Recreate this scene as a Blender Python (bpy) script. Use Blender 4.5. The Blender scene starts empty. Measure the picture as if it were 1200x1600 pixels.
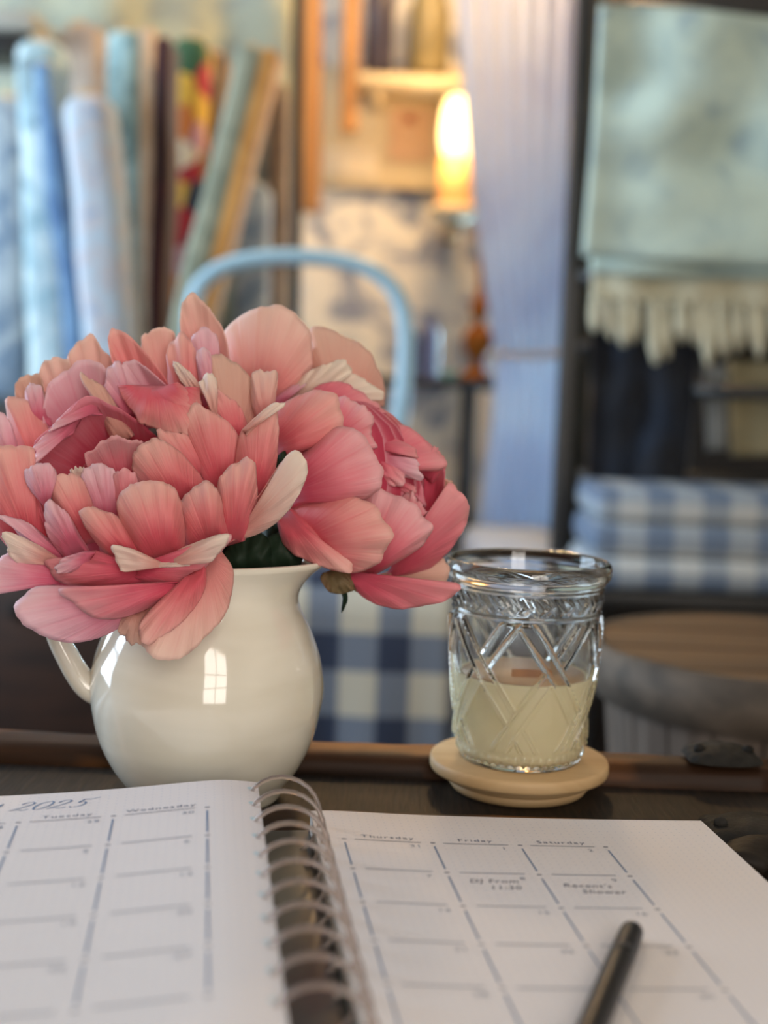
import bpy, bmesh, math, random
from mathutils import Vector, Matrix, noise

random.seed(7)
scene = bpy.context.scene
COL = scene.collection

# ------------------------------------------------------------------ camera, world, light, exposure
FPX = 2080.0                         # focal length in pixels of the 1200 x 1600 frame
PITCH, ROLL, CAMH = math.radians(6.0), math.radians(2.1), 0.215
FLOOR, CEIL = -0.55, 1.92            # z = 0 is the top of the trunk
XL, XR, YF, YB = -1.95, 1.75, -1.60, 3.30
fw = Vector((0, math.cos(PITCH), -math.sin(PITCH)))
_u0 = Vector((0, math.sin(PITCH), math.cos(PITCH)))
rt = math.cos(ROLL) * Vector((1, 0, 0)) + math.sin(ROLL) * _u0
up = -math.sin(ROLL) * Vector((1, 0, 0)) + math.cos(ROLL) * _u0
CAM = Vector((0, 0, CAMH))
cd = bpy.data.cameras.new('camera')
cam = bpy.data.objects.new('camera', cd)
COL.objects.link(cam)
cam.matrix_world = Matrix(((rt.x, up.x, -fw.x, CAM.x), (rt.y, up.y, -fw.y, CAM.y), (rt.z, up.z, -fw.z, CAM.z), (0, 0, 0, 1)))
cd.sensor_fit = 'VERTICAL'
cd.sensor_height = 36.0
cd.lens = FPX / 1600.0 * 36.0
cd.clip_start = 0.02
cd.dof.use_dof = True
cd.dof.focus_distance = 0.605
cd.dof.aperture_fstop = 4.6
scene.camera = cam

world = bpy.data.worlds.new('world')
scene.world = world
world.use_nodes = True
world.node_tree.nodes['Background'].inputs[0].default_value = (0.55, 0.72, 1.0, 1)
world.node_tree.nodes['Background'].inputs[1].default_value = 1.0

def area(name, loc, target, sx, sy, watts, col):
    d = bpy.data.lights.new(name, 'AREA')
    d.shape = 'RECTANGLE'
    d.size, d.size_y, d.energy, d.color = sx, sy, watts, col
    o = bpy.data.objects.new(name, d)
    COL.objects.link(o)
    o.location = loc
    v = Vector(target) - Vector(loc)
    o.rotation_euler = v.to_track_quat('-Z', 'Y').to_euler()
    return o

# daylight standing in the two window openings (behind the camera, and in the left wall)
W1 = (0.00, 1.00, -0.05, 1.60)        # x0, x1, z0, z1 in the front wall
W2 = (0.85, 2.45, -0.10, 1.45)        # y0, y1, z0, z1 in the left wall
area('window_daylight', ((W1[0] + W1[1]) / 2, YF - 0.10, (W1[2] + W1[3]) / 2), ((W1[0] + W1[1]) / 2, 3, (W1[2] + W1[3]) / 2),
     W1[1] - W1[0], W1[3] - W1[2], 45, (1.0, 0.89, 0.77))
area('window_daylight', (XL - 0.10, (W2[0] + W2[1]) / 2, (W2[2] + W2[3]) / 2), (3, (W2[0] + W2[1]) / 2, (W2[2] + W2[3]) / 2),
     W2[1] - W2[0], W2[3] - W2[2], 88, (0.66, 0.83, 1.0))
W3 = (0.288, 0.440, -0.16, 0.46)     # x0, x1, z0, z1 of an opening added behind the curtain to backlight it
area('window_daylight', ((W3[0] + W3[1]) / 2, YB + 0.10, (W3[2] + W3[3]) / 2), ((W3[0] + W3[1]) / 2, 0, (W3[2] + W3[3]) / 2),
     W3[1] - W3[0], W3[3] - W3[2], 30, (0.42, 0.75, 1.0))  # added light that makes the lower curtain glow bluish
vs = scene.view_settings
vs.view_transform = 'Standard'
vs.look = 'None'
vs.gamma = 1.0
vs.use_curve_mapping = False
vs.exposure = 0.0
scene.cycles.use_denoising = True
scene.cycles.max_bounces = 12
scene.cycles.transmission_bounces = 10
scene.cycles.transparent_max_bounces = 12
scene.cycles.sample_clamp_indirect = 6.0

# ------------------------------------------------------------------ helpers
def ray(x, y):
    return fw + (x - 600) / FPX * rt - (y - 800) / FPX * up
def atY(x, y, Y):                    # the point of the place seen at pixel x, y and standing Y metres away
    d = ray(x, y)
    return CAM + d * (Y / d.y)
def atZ(x, y, z):                    # ... and lying at height z
    d = ray(x, y)
    return CAM + d * ((z - CAMH) / d.z)
def srgb(r, g, b):
    f = lambda c: (c / 255 / 12.92) if c / 255 <= 0.04045 else ((c / 255 + 0.055) / 1.055) ** 2.4
    return (f(r), f(g), f(b), 1.0)

def tag(o, label=None, cat=None, group=None, kind=None):
    if label: o['label'] = label
    if cat: o['category'] = cat
    if group: o['group'] = group
    if kind: o['kind'] = kind
    return o
def empty(name, loc=(0, 0, 0)):
    o = bpy.data.objects.new(name, None)
    COL.objects.link(o)
    o.empty_display_size = 0.02
    o.location = loc
    return o
def put(name, me, mat=None, parent=None, smooth=True):
    o = bpy.data.objects.new(name, me)
    COL.objects.link(o)
    if mat: me.materials.append(mat)
    if smooth and len(me.polygons):
        me.polygons.foreach_set('use_smooth', [True] * len(me.polygons))
    if parent:
        o.parent = parent
        o.matrix_parent_inverse = Matrix.Translation(-Vector(parent.location)) if parent.type == 'EMPTY' else Matrix.Identity(4)
    return o
def pyd(name, v, f, uv=None):
    me = bpy.data.meshes.new(name)
    me.from_pydata([tuple(a) for a in v], [], f)
    if uv:
        l = me.uv_layers.new(name='UVMap')
        idx = [0] * len(me.loops)
        me.loops.foreach_get('vertex_index', idx)
        l.data.foreach_set('uv', [c for i in idx for c in uv[i]])
    me.update()
    return me
def grid_faces(nu, nv, closed=False, off=0):
    f = []
    for j in range(nv - 1):
        for i in range(nu if closed else nu - 1):
            a, b = j * nu + i, j * nu + (i + 1) % nu
            f.append((off + a, off + b, off + b + nu, off + a + nu))
    return f
def catmull(p, n, exact=False):
    """resample a polyline to n points along a Catmull-Rom spline"""
    p = [Vector(q) for q in p]
    if len(p) == 1: return [p[0].copy() for _ in range(n)]
    q = [p[0] * 2 - p[1]] + p + [p[-1] * 2 - p[-2]]
    out = []
    for k in range(len(p) - 1):
        a, b, c, d = q[k:k + 4]
        for s in range(16):
            t = s / 16
            out.append(0.5 * ((2 * b) + (c - a) * t + (2 * a - 5 * b + 4 * c - d) * t * t + (3 * b - a - 3 * c + d) * t ** 3))
    out.append(p[-1])
    L = [0.0]
    for a, b in zip(out, out[1:]): L.append(L[-1] + (b - a).length)
    res, k = [], 0
    for i in range(n):
        s = L[-1] * i / (n - 1)
        while k < len(L) - 2 and L[k + 1] < s: k += 1
        seg = L[k + 1] - L[k]
        res.append(out[k].lerp(out[k + 1], (s - L[k]) / seg if seg > 1e-9 else 0))
    return res
def box_mesh(name, size, bevel=0.0, seg=2):
    bm = bmesh.new()
    bmesh.ops.create_cube(bm, size=1)
    bmesh.ops.scale(bm, vec=size, verts=bm.verts)
    if bevel > 0:
        bmesh.ops.bevel(bm, geom=bm.edges[:], offset=bevel, segments=seg, profile=0.5, affect='EDGES')
    me = bpy.data.meshes.new(name)
    bm.to_mesh(me)
    bm.free()
    return me
def box(name, c, size, mat, parent=None, bevel=0.0, rot=None, smooth=False):
    me = box_mesh(name, size, bevel)
    m = Matrix.Translation(Vector(c)) @ (rot.to_4x4() if rot else Matrix.Identity(4))
    me.transform(m)
    return put(name, me, mat, parent, smooth or bevel > 0)
def tube(name, pts, rad, mat, parent=None, n=10, res=None, flat=1.0, caps=True):
    P = catmull(pts, res) if res else [Vector(p) for p in pts]
    R = rad if isinstance(rad, (list, tuple)) else [rad]
    v, f = [], []
    T = [(P[min(i + 1, len(P) - 1)] - P[max(i - 1, 0)]).normalized() for i in range(len(P))]
    a = Vector((0, 0, 1)) if abs(T[0].z) < 0.9 else Vector((1, 0, 0))
    for i, p in enumerate(P):
        a = (a - T[i] * a.dot(T[i])).normalized()
        b = T[i].cross(a)
        t = i / (len(P) - 1) * (len(R) - 1)
        k = min(int(t), len(R) - 2) if len(R) > 1 else 0
        r = R[k] + (R[k + 1] - R[k]) * (t - k) if len(R) > 1 else R[0]
        for j in range(n):
            th = 2 * math.pi * j / n
            v.append(p + r * (math.cos(th) * a * flat + math.sin(th) * b))
    f = grid_faces(n, len(P), True)
    if caps:
        f.append(tuple(range(n))[::-1])
        f.append(tuple((len(P) - 1) * n + j for j in range(n)))
    return put(name, pyd(name, v, f), mat, parent)
def lathe(name, prof, c, mat, parent=None, n=48, fn=None, closed=True):
    """prof: list of (r, z); fn(r, z, th, k) -> (r, z) lets a profile vary around the axis"""
    v = []
    for k, (r, z) in enumerate(prof):
        for j in range(n):
            th = 2 * math.pi * j / n
            rr, zz = fn(r, z, th, k) if fn else (r, z)
            v.append((c[0] + rr * math.cos(th), c[1] + rr * math.sin(th), c[2] + zz))
    f = grid_faces(n, len(prof), True)
    if closed:
        f.append(tuple(range(n))[::-1])
        f.append(tuple((len(prof) - 1) * n + j for j in range(n)))
    uv = [(j / n, k / max(1, len(prof) - 1)) for k in range(len(prof)) for j in range(n)]
    return put(name, pyd(name, v, f, uv), mat, parent)
def smooth_profile(prof, n):
    return [(p.x, p.y) for p in catmull([(r, z, 0) for r, z in prof], n)]
def flip_ok(me):
    bm = bmesh.new()
    bm.from_mesh(me)
    bmesh.ops.recalc_face_normals(bm, faces=bm.faces)
    bm.to_mesh(me)
    bm.free()

# ------------------------------------------------------------------ materials
def new_mat(name):
    m = bpy.data.materials.new(name)
    m.use_nodes = True
    nt = m.node_tree
    return m, nt, nt.nodes['Principled BSDF']
def N(nt, t, **kw):
    n = nt.nodes.new(t)
    for k, v in kw.items():
        if k in n.inputs: n.inputs[k].default_value = v
        else: setattr(n, k, v)
    return n
def ramp(nt, stops, interp='LINEAR'):
    r = nt.nodes.new('ShaderNodeValToRGB')
    cr = r.color_ramp
    cr.interpolation = interp
    while len(cr.elements) < len(stops): cr.elements.new(0.5)
    for e, (p, c) in zip(cr.elements, stops):
        e.position, e.color = p, c
    return r
def plain(name, col, rough=0.6, col2=None, scale=8.0, stretch=(1, 1, 1), bump=0.0, metal=0.0, coat=0.0, spec=0.5, detail=4.0, contrast=(0.35, 0.65), bscale=None):
    m, nt, b = new_mat(name)
    L = nt.links.new
    b.inputs['Roughness'].default_value = rough
    b.inputs['Metallic'].default_value = metal
    b.inputs['Coat Weight'].default_value = coat
    b.inputs['Specular IOR Level'].default_value = spec
    tc = N(nt, 'ShaderNodeTexCoord')
    mp = N(nt, 'ShaderNodeMapping')
    mp.inputs['Scale'].default_value = stretch
    L(tc.outputs['Object'], mp.inputs['Vector'])
    nz = N(nt, 'ShaderNodeTexNoise', Scale=scale, Detail=detail)
    L(mp.outputs[0], nz.inputs['Vector'])
    r = ramp(nt, [(contrast[0], col), (contrast[1], col2 or tuple(min(1, c * 0.86) for c in col[:3]) + (1,))])
    L(nz.outputs['Fac'], r.inputs[0])
    L(r.outputs[0], b.inputs['Base Color'])
    if bump:
        nb = N(nt, 'ShaderNodeTexNoise', Scale=bscale or scale * 4, Detail=3.0)
        L(mp.outputs[0], nb.inputs['Vector'])
        bp = N(nt, 'ShaderNodeBump', Strength=bump, Distance=0.002)
        L(nb.outputs['Fac'], bp.inputs['Height'])
        L(bp.outputs[0], b.inputs['Normal'])
    return m
def cloth(name, col, col2, col3=None, scale=14.0, c=(0.42, 0.58), rough=0.85, transl=0.0, distort=1.2):
    """printed cloth: blotches of col2 (and col3) on col"""
    m, nt, b = new_mat(name)
    L = nt.links.new
    b.inputs['Roughness'].default_value = rough
    b.inputs['Sheen Weight'].default_value = 0.2
    tc = N(nt, 'ShaderNodeTexCoord')
    nz = N(nt, 'ShaderNodeTexNoise', Scale=scale, Detail=5.0, Distortion=distort)
    L(tc.outputs['Object'], nz.inputs['Vector'])
    st = [(c[0], col), (c[1], col2)]
    if col3: st.append((min(1, c[1] + 0.1), col3))
    r = ramp(nt, st)
    L(nz.outputs['Fac'], r.inputs[0])
    L(r.outputs[0], b.inputs['Base Color'])
    if transl:
        out = nt.nodes['Material Output']
        tr = N(nt, 'ShaderNodeBsdfTranslucent')
        L(r.outputs[0], tr.inputs[0])
        mx = N(nt, 'ShaderNodeMixShader', Fac=transl)
        L(b.outputs[0], mx.inputs[1]); L(tr.outputs[0], mx.inputs[2]); L(mx.outputs[0], out.inputs[0])
    return m
def checks(name, cols, period, duty=0.5, offs=(0, 0), axes=('X', 'Z'), rough=0.85):
    """buffalo check: cols = (no stripe, one stripe, both stripes)"""
    m, nt, b = new_mat(name)
    L = nt.links.new
    b.inputs['Roughness'].default_value = rough
    tc = N(nt, 'ShaderNodeTexCoord')
    sp = N(nt, 'ShaderNodeSeparateXYZ')
    L(tc.outputs['Object'], sp.inputs[0])
    outs = []
    for a, p, o in zip(axes, period, offs):
        ad = N(nt, 'ShaderNodeMath', operation='ADD'); ad.inputs[1].default_value = o + 10 * p
        L(sp.outputs[a], ad.inputs[0])
        md = N(nt, 'ShaderNodeMath', operation='FLOORED_MODULO'); md.inputs[1].default_value = p
        L(ad.outputs[0], md.inputs[0])
        lt = N(nt, 'ShaderNodeMath', operation='LESS_THAN'); lt.inputs[1].default_value = p * duty
        L(md.outputs[0], lt.inputs[0])
        outs.append(lt)
    s = N(nt, 'ShaderNodeMath', operation='ADD')
    L(outs[0].outputs[0], s.inputs[0]); L(outs[1].outputs[0], s.inputs[1])
    h = N(nt, 'ShaderNodeMath', operation='MULTIPLY'); h.inputs[1].default_value = 0.5
    L(s.outputs[0], h.inputs[0])
    r = ramp(nt, [(0.0, cols[0]), (0.25, cols[1]), (0.75, cols[2])], 'CONSTANT')
    L(h.outputs[0], r.inputs[0])
    L(r.outputs[0], b.inputs['Base Color'])
    return m
def wood(name, dark, light, scale=6.0, axis=0, rough=0.5, bump=0.3, worn=None, spec=0.4):
    m, nt, b = new_mat(name)
    L = nt.links.new
    b.inputs['Roughness'].default_value = rough
    tc = N(nt, 'ShaderNodeTexCoord')
    b.inputs['Specular IOR Level'].default_value = spec
    mp = N(nt, 'ShaderNodeMapping')
    s = [9.0, 9.0, 9.0]
    s[axis] = 0.7
    mp.inputs['Scale'].default_value = s
    L(tc.outputs['Object'], mp.inputs['Vector'])
    nz = N(nt, 'ShaderNodeTexNoise', Scale=scale, Detail=6.0, Distortion=0.6)
    L(mp.outputs[0], nz.inputs['Vector'])
    r = ramp(nt, [(0.34, dark), (0.68, light)])
    L(nz.outputs['Fac'], r.inputs[0])
    src = r.outputs[0]
    if worn:
        n2 = N(nt, 'ShaderNodeTexNoise', Scale=22.0, Detail=3.0)
        mp2 = N(nt, 'ShaderNodeMapping')
        s2 = [1.0, 1.0, 1.0]; s2[axis] = 0.35
        mp2.inputs['Scale'].default_value = s2
        L(tc.outputs['Object'], mp2.inputs['Vector']); L(mp2.outputs[0], n2.inputs['Vector'])
        r2 = ramp(nt, [(0.52, (0, 0, 0, 1)), (0.68, (1, 1, 1, 1))])
        L(n2.outputs['Fac'], r2.inputs[0])
        mx = N(nt, 'ShaderNodeMix', data_type='RGBA')
        L(r2.outputs[0], mx.inputs[0]); L(src, mx.inputs[6]); mx.inputs[7].default_value = worn
        src = mx.outputs[2]
    L(src, b.inputs['Base Color'])
    bp = N(nt, 'ShaderNodeBump', Strength=bump, Distance=0.001)
    L(nz.outputs['Fac'], bp.inputs['Height'])
    L(bp.outputs[0], b.inputs['Normal'])
    return m
def petal_mat(name, base, mid, tip, edge=None, transl=0.26, rough=0.55):
    """pigment, its base deepened as shade, runs from the claw of the petal (base) to its rim (tip), with fine veins along it"""
    m, nt, b = new_mat(name)
    L = nt.links.new
    out = nt.nodes['Material Output']
    b.inputs['Roughness'].default_value = rough
    b.inputs['Sheen Weight'].default_value = 0.12
    b.inputs['Specular IOR Level'].default_value = 0.3
    uv = N(nt, 'ShaderNodeUVMap')
    sp = N(nt, 'ShaderNodeSeparateXYZ')
    L(uv.outputs[0], sp.inputs[0])
    geo = N(nt, 'ShaderNodeTexCoord')
    n1 = N(nt, 'ShaderNodeTexNoise', Scale=35.0, Detail=2.0)
    L(geo.outputs['Object'], n1.inputs['Vector'])
    mp = N(nt, 'ShaderNodeMapping'); mp.inputs['Scale'].default_value = (60, 1.6, 1)
    L(uv.outputs[0], mp.inputs['Vector'])
    n2 = N(nt, 'ShaderNodeTexNoise', Scale=1.0, Detail=3.0, Distortion=0.35)
    L(mp.outputs[0], n2.inputs['Vector'])
    def mth(op, a, bb):
        k = N(nt, 'ShaderNodeMath', operation=op)
        for i, x in enumerate((a, bb)):
            if isinstance(x, (int, float)): k.inputs[i].default_value = x
            else: L(x, k.inputs[i])
        return k.outputs[0]
    a1 = mth('MULTIPLY', mth('SUBTRACT', n1.outputs['Fac'], 0.5), 0.45)
    a2 = mth('MULTIPLY', mth('SUBTRACT', n2.outputs['Fac'], 0.5), 0.34)
    t = mth('ADD', sp.outputs['Y'], mth('ADD', a1, a2))
    r = ramp(nt, [(0.0, base), (0.28, base), (0.62, mid), (0.97, tip)])  # deeper base stop also suggests shade down between petals
    L(t, r.inputs[0])
    L(r.outputs[0], b.inputs['Base Color'])
    bp = N(nt, 'ShaderNodeBump', Strength=0.55, Distance=0.0009)
    L(n2.outputs['Fac'], bp.inputs['Height'])
    L(bp.outputs[0], b.inputs['Normal'])
    tr = N(nt, 'ShaderNodeBsdfTranslucent')
    L(r.outputs[0], tr.inputs[0])
    mx = N(nt, 'ShaderNodeMixShader', Fac=transl)
    L(b.outputs[0], mx.inputs[1]); L(tr.outputs[0], mx.inputs[2]); L(mx.outputs[0], out.inputs[0])
    return m

# ------------------------------------------------------------------ the room
m_plaster = plain('plaster', srgb(196, 184, 164), 0.9, srgb(186, 173, 152), 5)
m_ceil = plain('ceiling_paint', srgb(225, 220, 210), 0.9)
m_floor = wood('floor_wood', srgb(38, 27, 20), srgb(74, 52, 38), 5, 1, 0.55)
m_toile = cloth('toile_wallpaper', srgb(234, 226, 212), srgb(146, 152, 168), srgb(96, 108, 138), 7.0, (0.48, 0.62), distort=2.0)
m_white = plain('white_paint', srgb(232, 230, 224), 0.5)
def struct(o):
    o['kind'] = 'structure'
    return o
th = 0.12
struct(box('floor', ((XL + XR) / 2, (YF + YB) / 2, FLOOR - th / 2), (XR - XL + 2 * th, YB - YF + 2 * th, th), m_floor))
struct(box('ceiling', ((XL + XR) / 2, (YF + YB) / 2, CEIL + th / 2), (XR - XL + 2 * th, YB - YF + 2 * th, th), m_ceil))
struct(box('wall_right', (XR + th / 2, (YF + YB) / 2, (FLOOR + CEIL) / 2), (th, YB - YF, CEIL - FLOOR), m_plaster))
def wall_with_hole(name, axis, pos, a0, a1, hole, mat=None):
    h0, h1, z0, z1 = hole
    bm = bmesh.new()
    def b(p0, p1, q0, q1):
        c = ((p0 + p1) / 2, (q0 + q1) / 2)
        s = (p1 - p0, q1 - q0)
        r = bmesh.ops.create_cube(bm, size=1)['verts']
        if axis == 'Y':
            bmesh.ops.scale(bm, vec=(s[0], th, s[1]), verts=r); bmesh.ops.translate(bm, vec=(c[0], pos, c[1]), verts=r)
        else:
            bmesh.ops.scale(bm, vec=(th, s[0], s[1]), verts=r); bmesh.ops.translate(bm, vec=(pos, c[0], c[1]), verts=r)
    b(a0, h0, FLOOR, CEIL); b(h1, a1, FLOOR, CEIL); b(h0, h1, FLOOR, z0); b(h0, h1, z1, CEIL)
    me = bpy.data.meshes.new(name); bm.to_mesh(me); bm.free()
    return struct(put(name, me, mat or m_plaster, None, False))
wall_with_hole('wall_front', 'Y', YF - th / 2, XL - th, XR + th, W1)
wall_with_hole('wall_left', 'X', XL - th / 2, YF, YB, W2)
wall_with_hole('wall_back', 'Y', YB + th / 2, XL - th, XR + th, W3, m_toile)
def window(name, axis, pos, hole, nx, nz):
    h0, h1, z0, z1 = hole
    w = struct(empty(name, (pos, (h0 + h1) / 2, z0) if axis == 'X' else ((h0 + h1) / 2, pos, z0)))
    def bar(nm, a0, a1, b0, b1, t=0.04):
        c, s = ((a0 + a1) / 2, (b0 + b1) / 2), (a1 - a0, b1 - b0)
        if axis == 'Y': box(nm, (c[0], pos, c[1]), (s[0], t, s[1]), m_white, w, 0.004)
        else: box(nm, (pos, c[0], c[1]), (t, s[0], s[1]), m_white, w, 0.004)
    fr = 0.05 if h1 - h0 > 0.5 else 0.02
    bar('window_frame', h0, h0 + fr, z0, z1); bar('window_frame', h1 - fr, h1, z0, z1)
    bar('window_frame', h0 + fr, h1 - fr, z0, z0 + fr); bar('window_frame', h0 + fr, h1 - fr, z1 - fr, z1)
    for i in range(1, nx):
        x = h0 + (h1 - h0) * i / nx
        bar('muntin', x - 0.014, x + 0.014, z0 + fr, z1 - fr, 0.03)
    for i in range(1, nz):
        z = z0 + (z1 - z0) * i / nz
        bar('muntin', h0 + fr, h1 - fr, z - 0.016, z + 0.016, 0.032)
window('window_1', 'Y', YF + 0.03, W1, 2, 3)
window('added_window_3', 'Y', YB + 0.06, W3, 1, 3)  # frame of the added, hidden opening behind the curtain
window('window_2', 'X', XL + 0.03, W2, 3, 3)

# ------------------------------------------------------------------ the trunk that serves as a table
m_canvas = None
def canvas_mat():
    m, nt, b = new_mat('ribbed_canvas')
    L = nt.links.new
    b.inputs['Roughness'].default_value = 0.62
    b.inputs['Specular IOR Level'].default_value = 0.25
    tc = N(nt, 'ShaderNodeTexCoord')
    mp = N(nt, 'ShaderNodeMapping'); mp.inputs['Scale'].default_value = (520, 40, 40)
    L(tc.outputs['Object'], mp.inputs['Vector'])
    nz = N(nt, 'ShaderNodeTexNoise', Scale=1.0, Detail=2.0)
    L(mp.outputs[0], nz.inputs['Vector'])
    n2 = N(nt, 'ShaderNodeTexNoise', Scale=28.0, Detail=4.0)
    L(tc.outputs['Object'], n2.inputs['Vector'])
    r1 = ramp(nt, [(0.38, srgb(14, 10, 8)), (0.70, srgb(62, 48, 36))])
    r2 = ramp(nt, [(0.36, srgb(14, 11, 9)), (0.62, srgb(40, 31, 24))])
    L(nz.outputs['Fac'], r1.inputs[0]); L(n2.outputs['Fac'], r2.inputs[0])
    mx = N(nt, 'ShaderNodeMix', data_type='RGBA'); mx.inputs[0].default_value = 0.5
    L(r1.outputs[0], mx.inputs[6]); L(r2.outputs[0], mx.inputs[7]); L(mx.outputs[2], b.inputs['Base Color'])
    bp = N(nt, 'ShaderNodeBump', Strength=0.6, Distance=0.0006)
    L(nz.outputs['Fac'], bp.inputs['Height']); L(bp.outputs[0], b.inputs['Normal'])
    return m
m_canvas = canvas_mat()
m_slat = wood('trunk_slat_wood', srgb(28, 17, 10), srgb(64, 41, 25), 7, 0, 0.5, 0.5, worn=srgb(132, 82, 38), spec=0.15)
m_iron = plain('black_iron', srgb(26, 25, 24), 0.7, srgb(46, 44, 41), 60, bump=0.5, spec=0.12)
m_leather = plain('black_leather', srgb(26, 22, 19), 0.6, srgb(40, 34, 29), 40, bump=0.3, spec=0.15)
TX0, TX1, TY0, TY1 = -0.78, 0.226, 0.30, 0.724
trunk = tag(empty('steamer_trunk', ((TX0 + TX1) / 2, (TY0 + TY1) / 2, FLOOR)),
            'old dark canvas trunk with wooden slats serving as the table', 'trunk')
box('lid', ((TX0 + TX1) / 2, (TY0 + TY1) / 2, -0.045), (TX1 - TX0, TY1 - TY0, 0.09), m_canvas, trunk, 0.004)
box('body', ((TX0 + TX1) / 2, (TY0 + TY1) / 2, (FLOOR - 0.094) / 2 ), (TX1 - TX0 - 0.006, TY1 - TY0 - 0.006, -0.094 - FLOOR), m_canvas, trunk, 0.004)
def slat(y0, y1, h, x1, seed):
    """a worn wooden slat with rounded, dented edges"""
    n = 90
    x0 = TX0 + 0.01
    v = []
    prof = [(0, 0), (0, h * 0.55), (0.12, h * 0.9), (0.28, h), (0.75, h * 1.02), (0.92, h * 0.86), (1, h * 0.5), (1, 0)]
    for i in range(n):
        x = x0 + (x1 - x0) * i / (n - 1)
        for k, (a, z) in enumerate(prof):
            w = noise.noise(Vector((x * 9, k * 1.7, seed))) * 0.0013 + noise.noise(Vector((x * 45, k, seed))) * 0.0006
            v.append((x, y0 + (y1 - y0) * a + w, z + (w * 0.7 if z > h * 0.5 else 0)))
    m = len(prof)
    f = [(i * m + k, i * m + k + 1, (i + 1) * m + k + 1, (i + 1) * m + k) for i in range(n - 1) for k in range(m - 1)]
    f += [tuple(range(m)), tuple((n - 1) * m + k for k in range(m))[::-1]]
    me = pyd('slat', v, f)
    flip_ok(me)
    return put('slat', me, m_slat, trunk)
slat(0.6905, 0.722, 0.0115, 0.216, 1.0)
slat(0.575, 0.6175, 0.0080, 0.226, 5.0)
slat(0.395, 0.437, 0.0080, 0.226, 9.0)
def clasp(cx, cy, lx, ly, z, seed):
    """cast-iron slat end: a lumpy shield with a raised middle and rivets"""
    nu, nv = 25, 13
    v = []
    for j in range(nv):
        for i in range(nu):
            u, w = i / (nu - 1) * 2 - 1, j / (nv - 1) * 2 - 1
            taper = 1 - 0.35 * abs(u) ** 2.5
            e = max(0, 1 - max(abs(u) ** 3, abs(w) ** 3))
            h = 0.0055 * e ** 0.6 + 0.002 * math.exp(-((u * 2.2) ** 2)) * e + noise.noise(Vector((u * 3, w * 2, seed))) * 0.0014 * e
            v.append((cx + u * lx / 2, cy + w * ly / 2 * taper, z + h))
    o = put('slat_clasp', pyd('slat_clasp', v, grid_faces(nu, nv)), m_iron, trunk)
    for a in (-0.33, 0.33):
        lathe('rivet', [(0.0032, 0.004), (0.003, 0.0062), (0.0018, 0.0074), (0.0003, 0.0078)], (cx + a * lx, cy - 0.002, z), m_iron, o, 14)
p = atZ(1130, 1192, 0.012)
clasp(p.x, 0.704, 0.040, 0.036, 0.0142, 2.0)
p = atZ(1165, 1302, 0.010)
clasp(p.x + 0.004, 0.594, 0.050, 0.040, 0.0104, 6.0)
# leather end handle lying over the trunk's edge
hp = [atZ(1158, 1352, 0.008), atZ(1172, 1330, 0.010), atZ(1215, 1322, 0.010), atZ(1262, 1332, 0.002)]
tube('leather_handle', [hp[0], hp[1], hp[2], hp[3]], 0.011, m_leather, trunk, 12, 14, flat=0.45)

# ------------------------------------------------------------------ the open spiral planner
NA = math.radians(7.86)
NO = Vector((0, 0.5404, 0))
nx_, ny_ = Vector((math.cos(NA), math.sin(NA), 0)), Vector((-math.sin(NA), math.cos(NA), 0))
def interp(tab, s):
    if s <= tab[0][0]: return tab[0][1]
    for (a, za), (b, zb) in zip(tab, tab[1:]):
        if s <= b:
            t = (s - a) / (b - a)
            return za + (zb - za) * t
    return tab[-1][1]
def smooth_tab(tab, n=60):
    pts = catmull([(a, b * 8, 0) for a, b in tab], n)
    return [(p.x, p.y / 8) for p in pts]
ZR = smooth_tab([(-0.0231, 0.0205), (-0.0118, 0.0205), (0.0259, 0.0182), (0.0637, 0.0167), (0.1014, 0.0155), (0.158, 0.0143)])
ZL = smooth_tab([(-0.235, 0.0245), (-0.182, 0.0272), (-0.1443, 0.0288), (-0.1066, 0.0312), (-0.0688, 0.0346), (-0.0560, 0.0346), (-0.0467, 0.0336)])
TT, TB = 0.0358, -0.192
def page(side, s, t, dz=0.0):
    z = interp(ZR if side > 0 else ZL, s)
    q = NO + nx_ * s + ny_ * t
    return Vector((q.x, q.y, z + dz))
def paper_mat():
    m, nt, b = new_mat('dotted_paper')
    L = nt.links.new
    b.inputs['Roughness'].default_value = 0.75
    b.inputs['Specular IOR Level'].default_value = 0.25
    uv = N(nt, 'ShaderNodeUVMap')
    mp = N(nt, 'ShaderNodeMapping'); mp.inputs['Scale'].default_value = (1 / 0.0037, 1 / 0.0037, 1)
    L(uv.outputs[0], mp.inputs['Vector'])
    fr = N(nt, 'ShaderNodeVectorMath', operation='FRACTION')
    L(mp.outputs[0], fr.inputs[0])
    ds = N(nt, 'ShaderNodeVectorMath', operation='DISTANCE'); ds.inputs[1].default_value = (0.5, 0.5, 0)
    L(fr.outputs[0], ds.inputs[0])
    r = ramp(nt, [(0.07, srgb(196, 196, 204)), (0.13, srgb(216, 211, 212))])
    L(ds.outputs['Value'], r.inputs[0])
    L(r.outputs[0], b.inputs['Base Color'])
    return m
m_paper = paper_mat()
m_pageedge = plain('page_edges', srgb(225, 220, 215), 0.8, srgb(198, 192, 186), 3, (1, 1, 900))
m_cover = plain('planner_cover', srgb(120, 134, 152), 0.5, srgb(98, 112, 132), 12)
m_blue = plain('blue_print', srgb(92, 120, 156), 0.8)
m_grey = plain('grey_print', srgb(128, 138, 156), 0.8)
m_ink = plain('dark_print', srgb(62, 76, 104), 0.8)
m_grey2 = plain('slate_print', srgb(98, 108, 130), 0.8)
m_pencil = plain('pencil_writing', srgb(96, 98, 112), 0.8)
planner = tag(empty('spiral_planner', NO), 'open spiral-bound calendar planner showing August 2025, lying across the trunk', 'planner')
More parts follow.
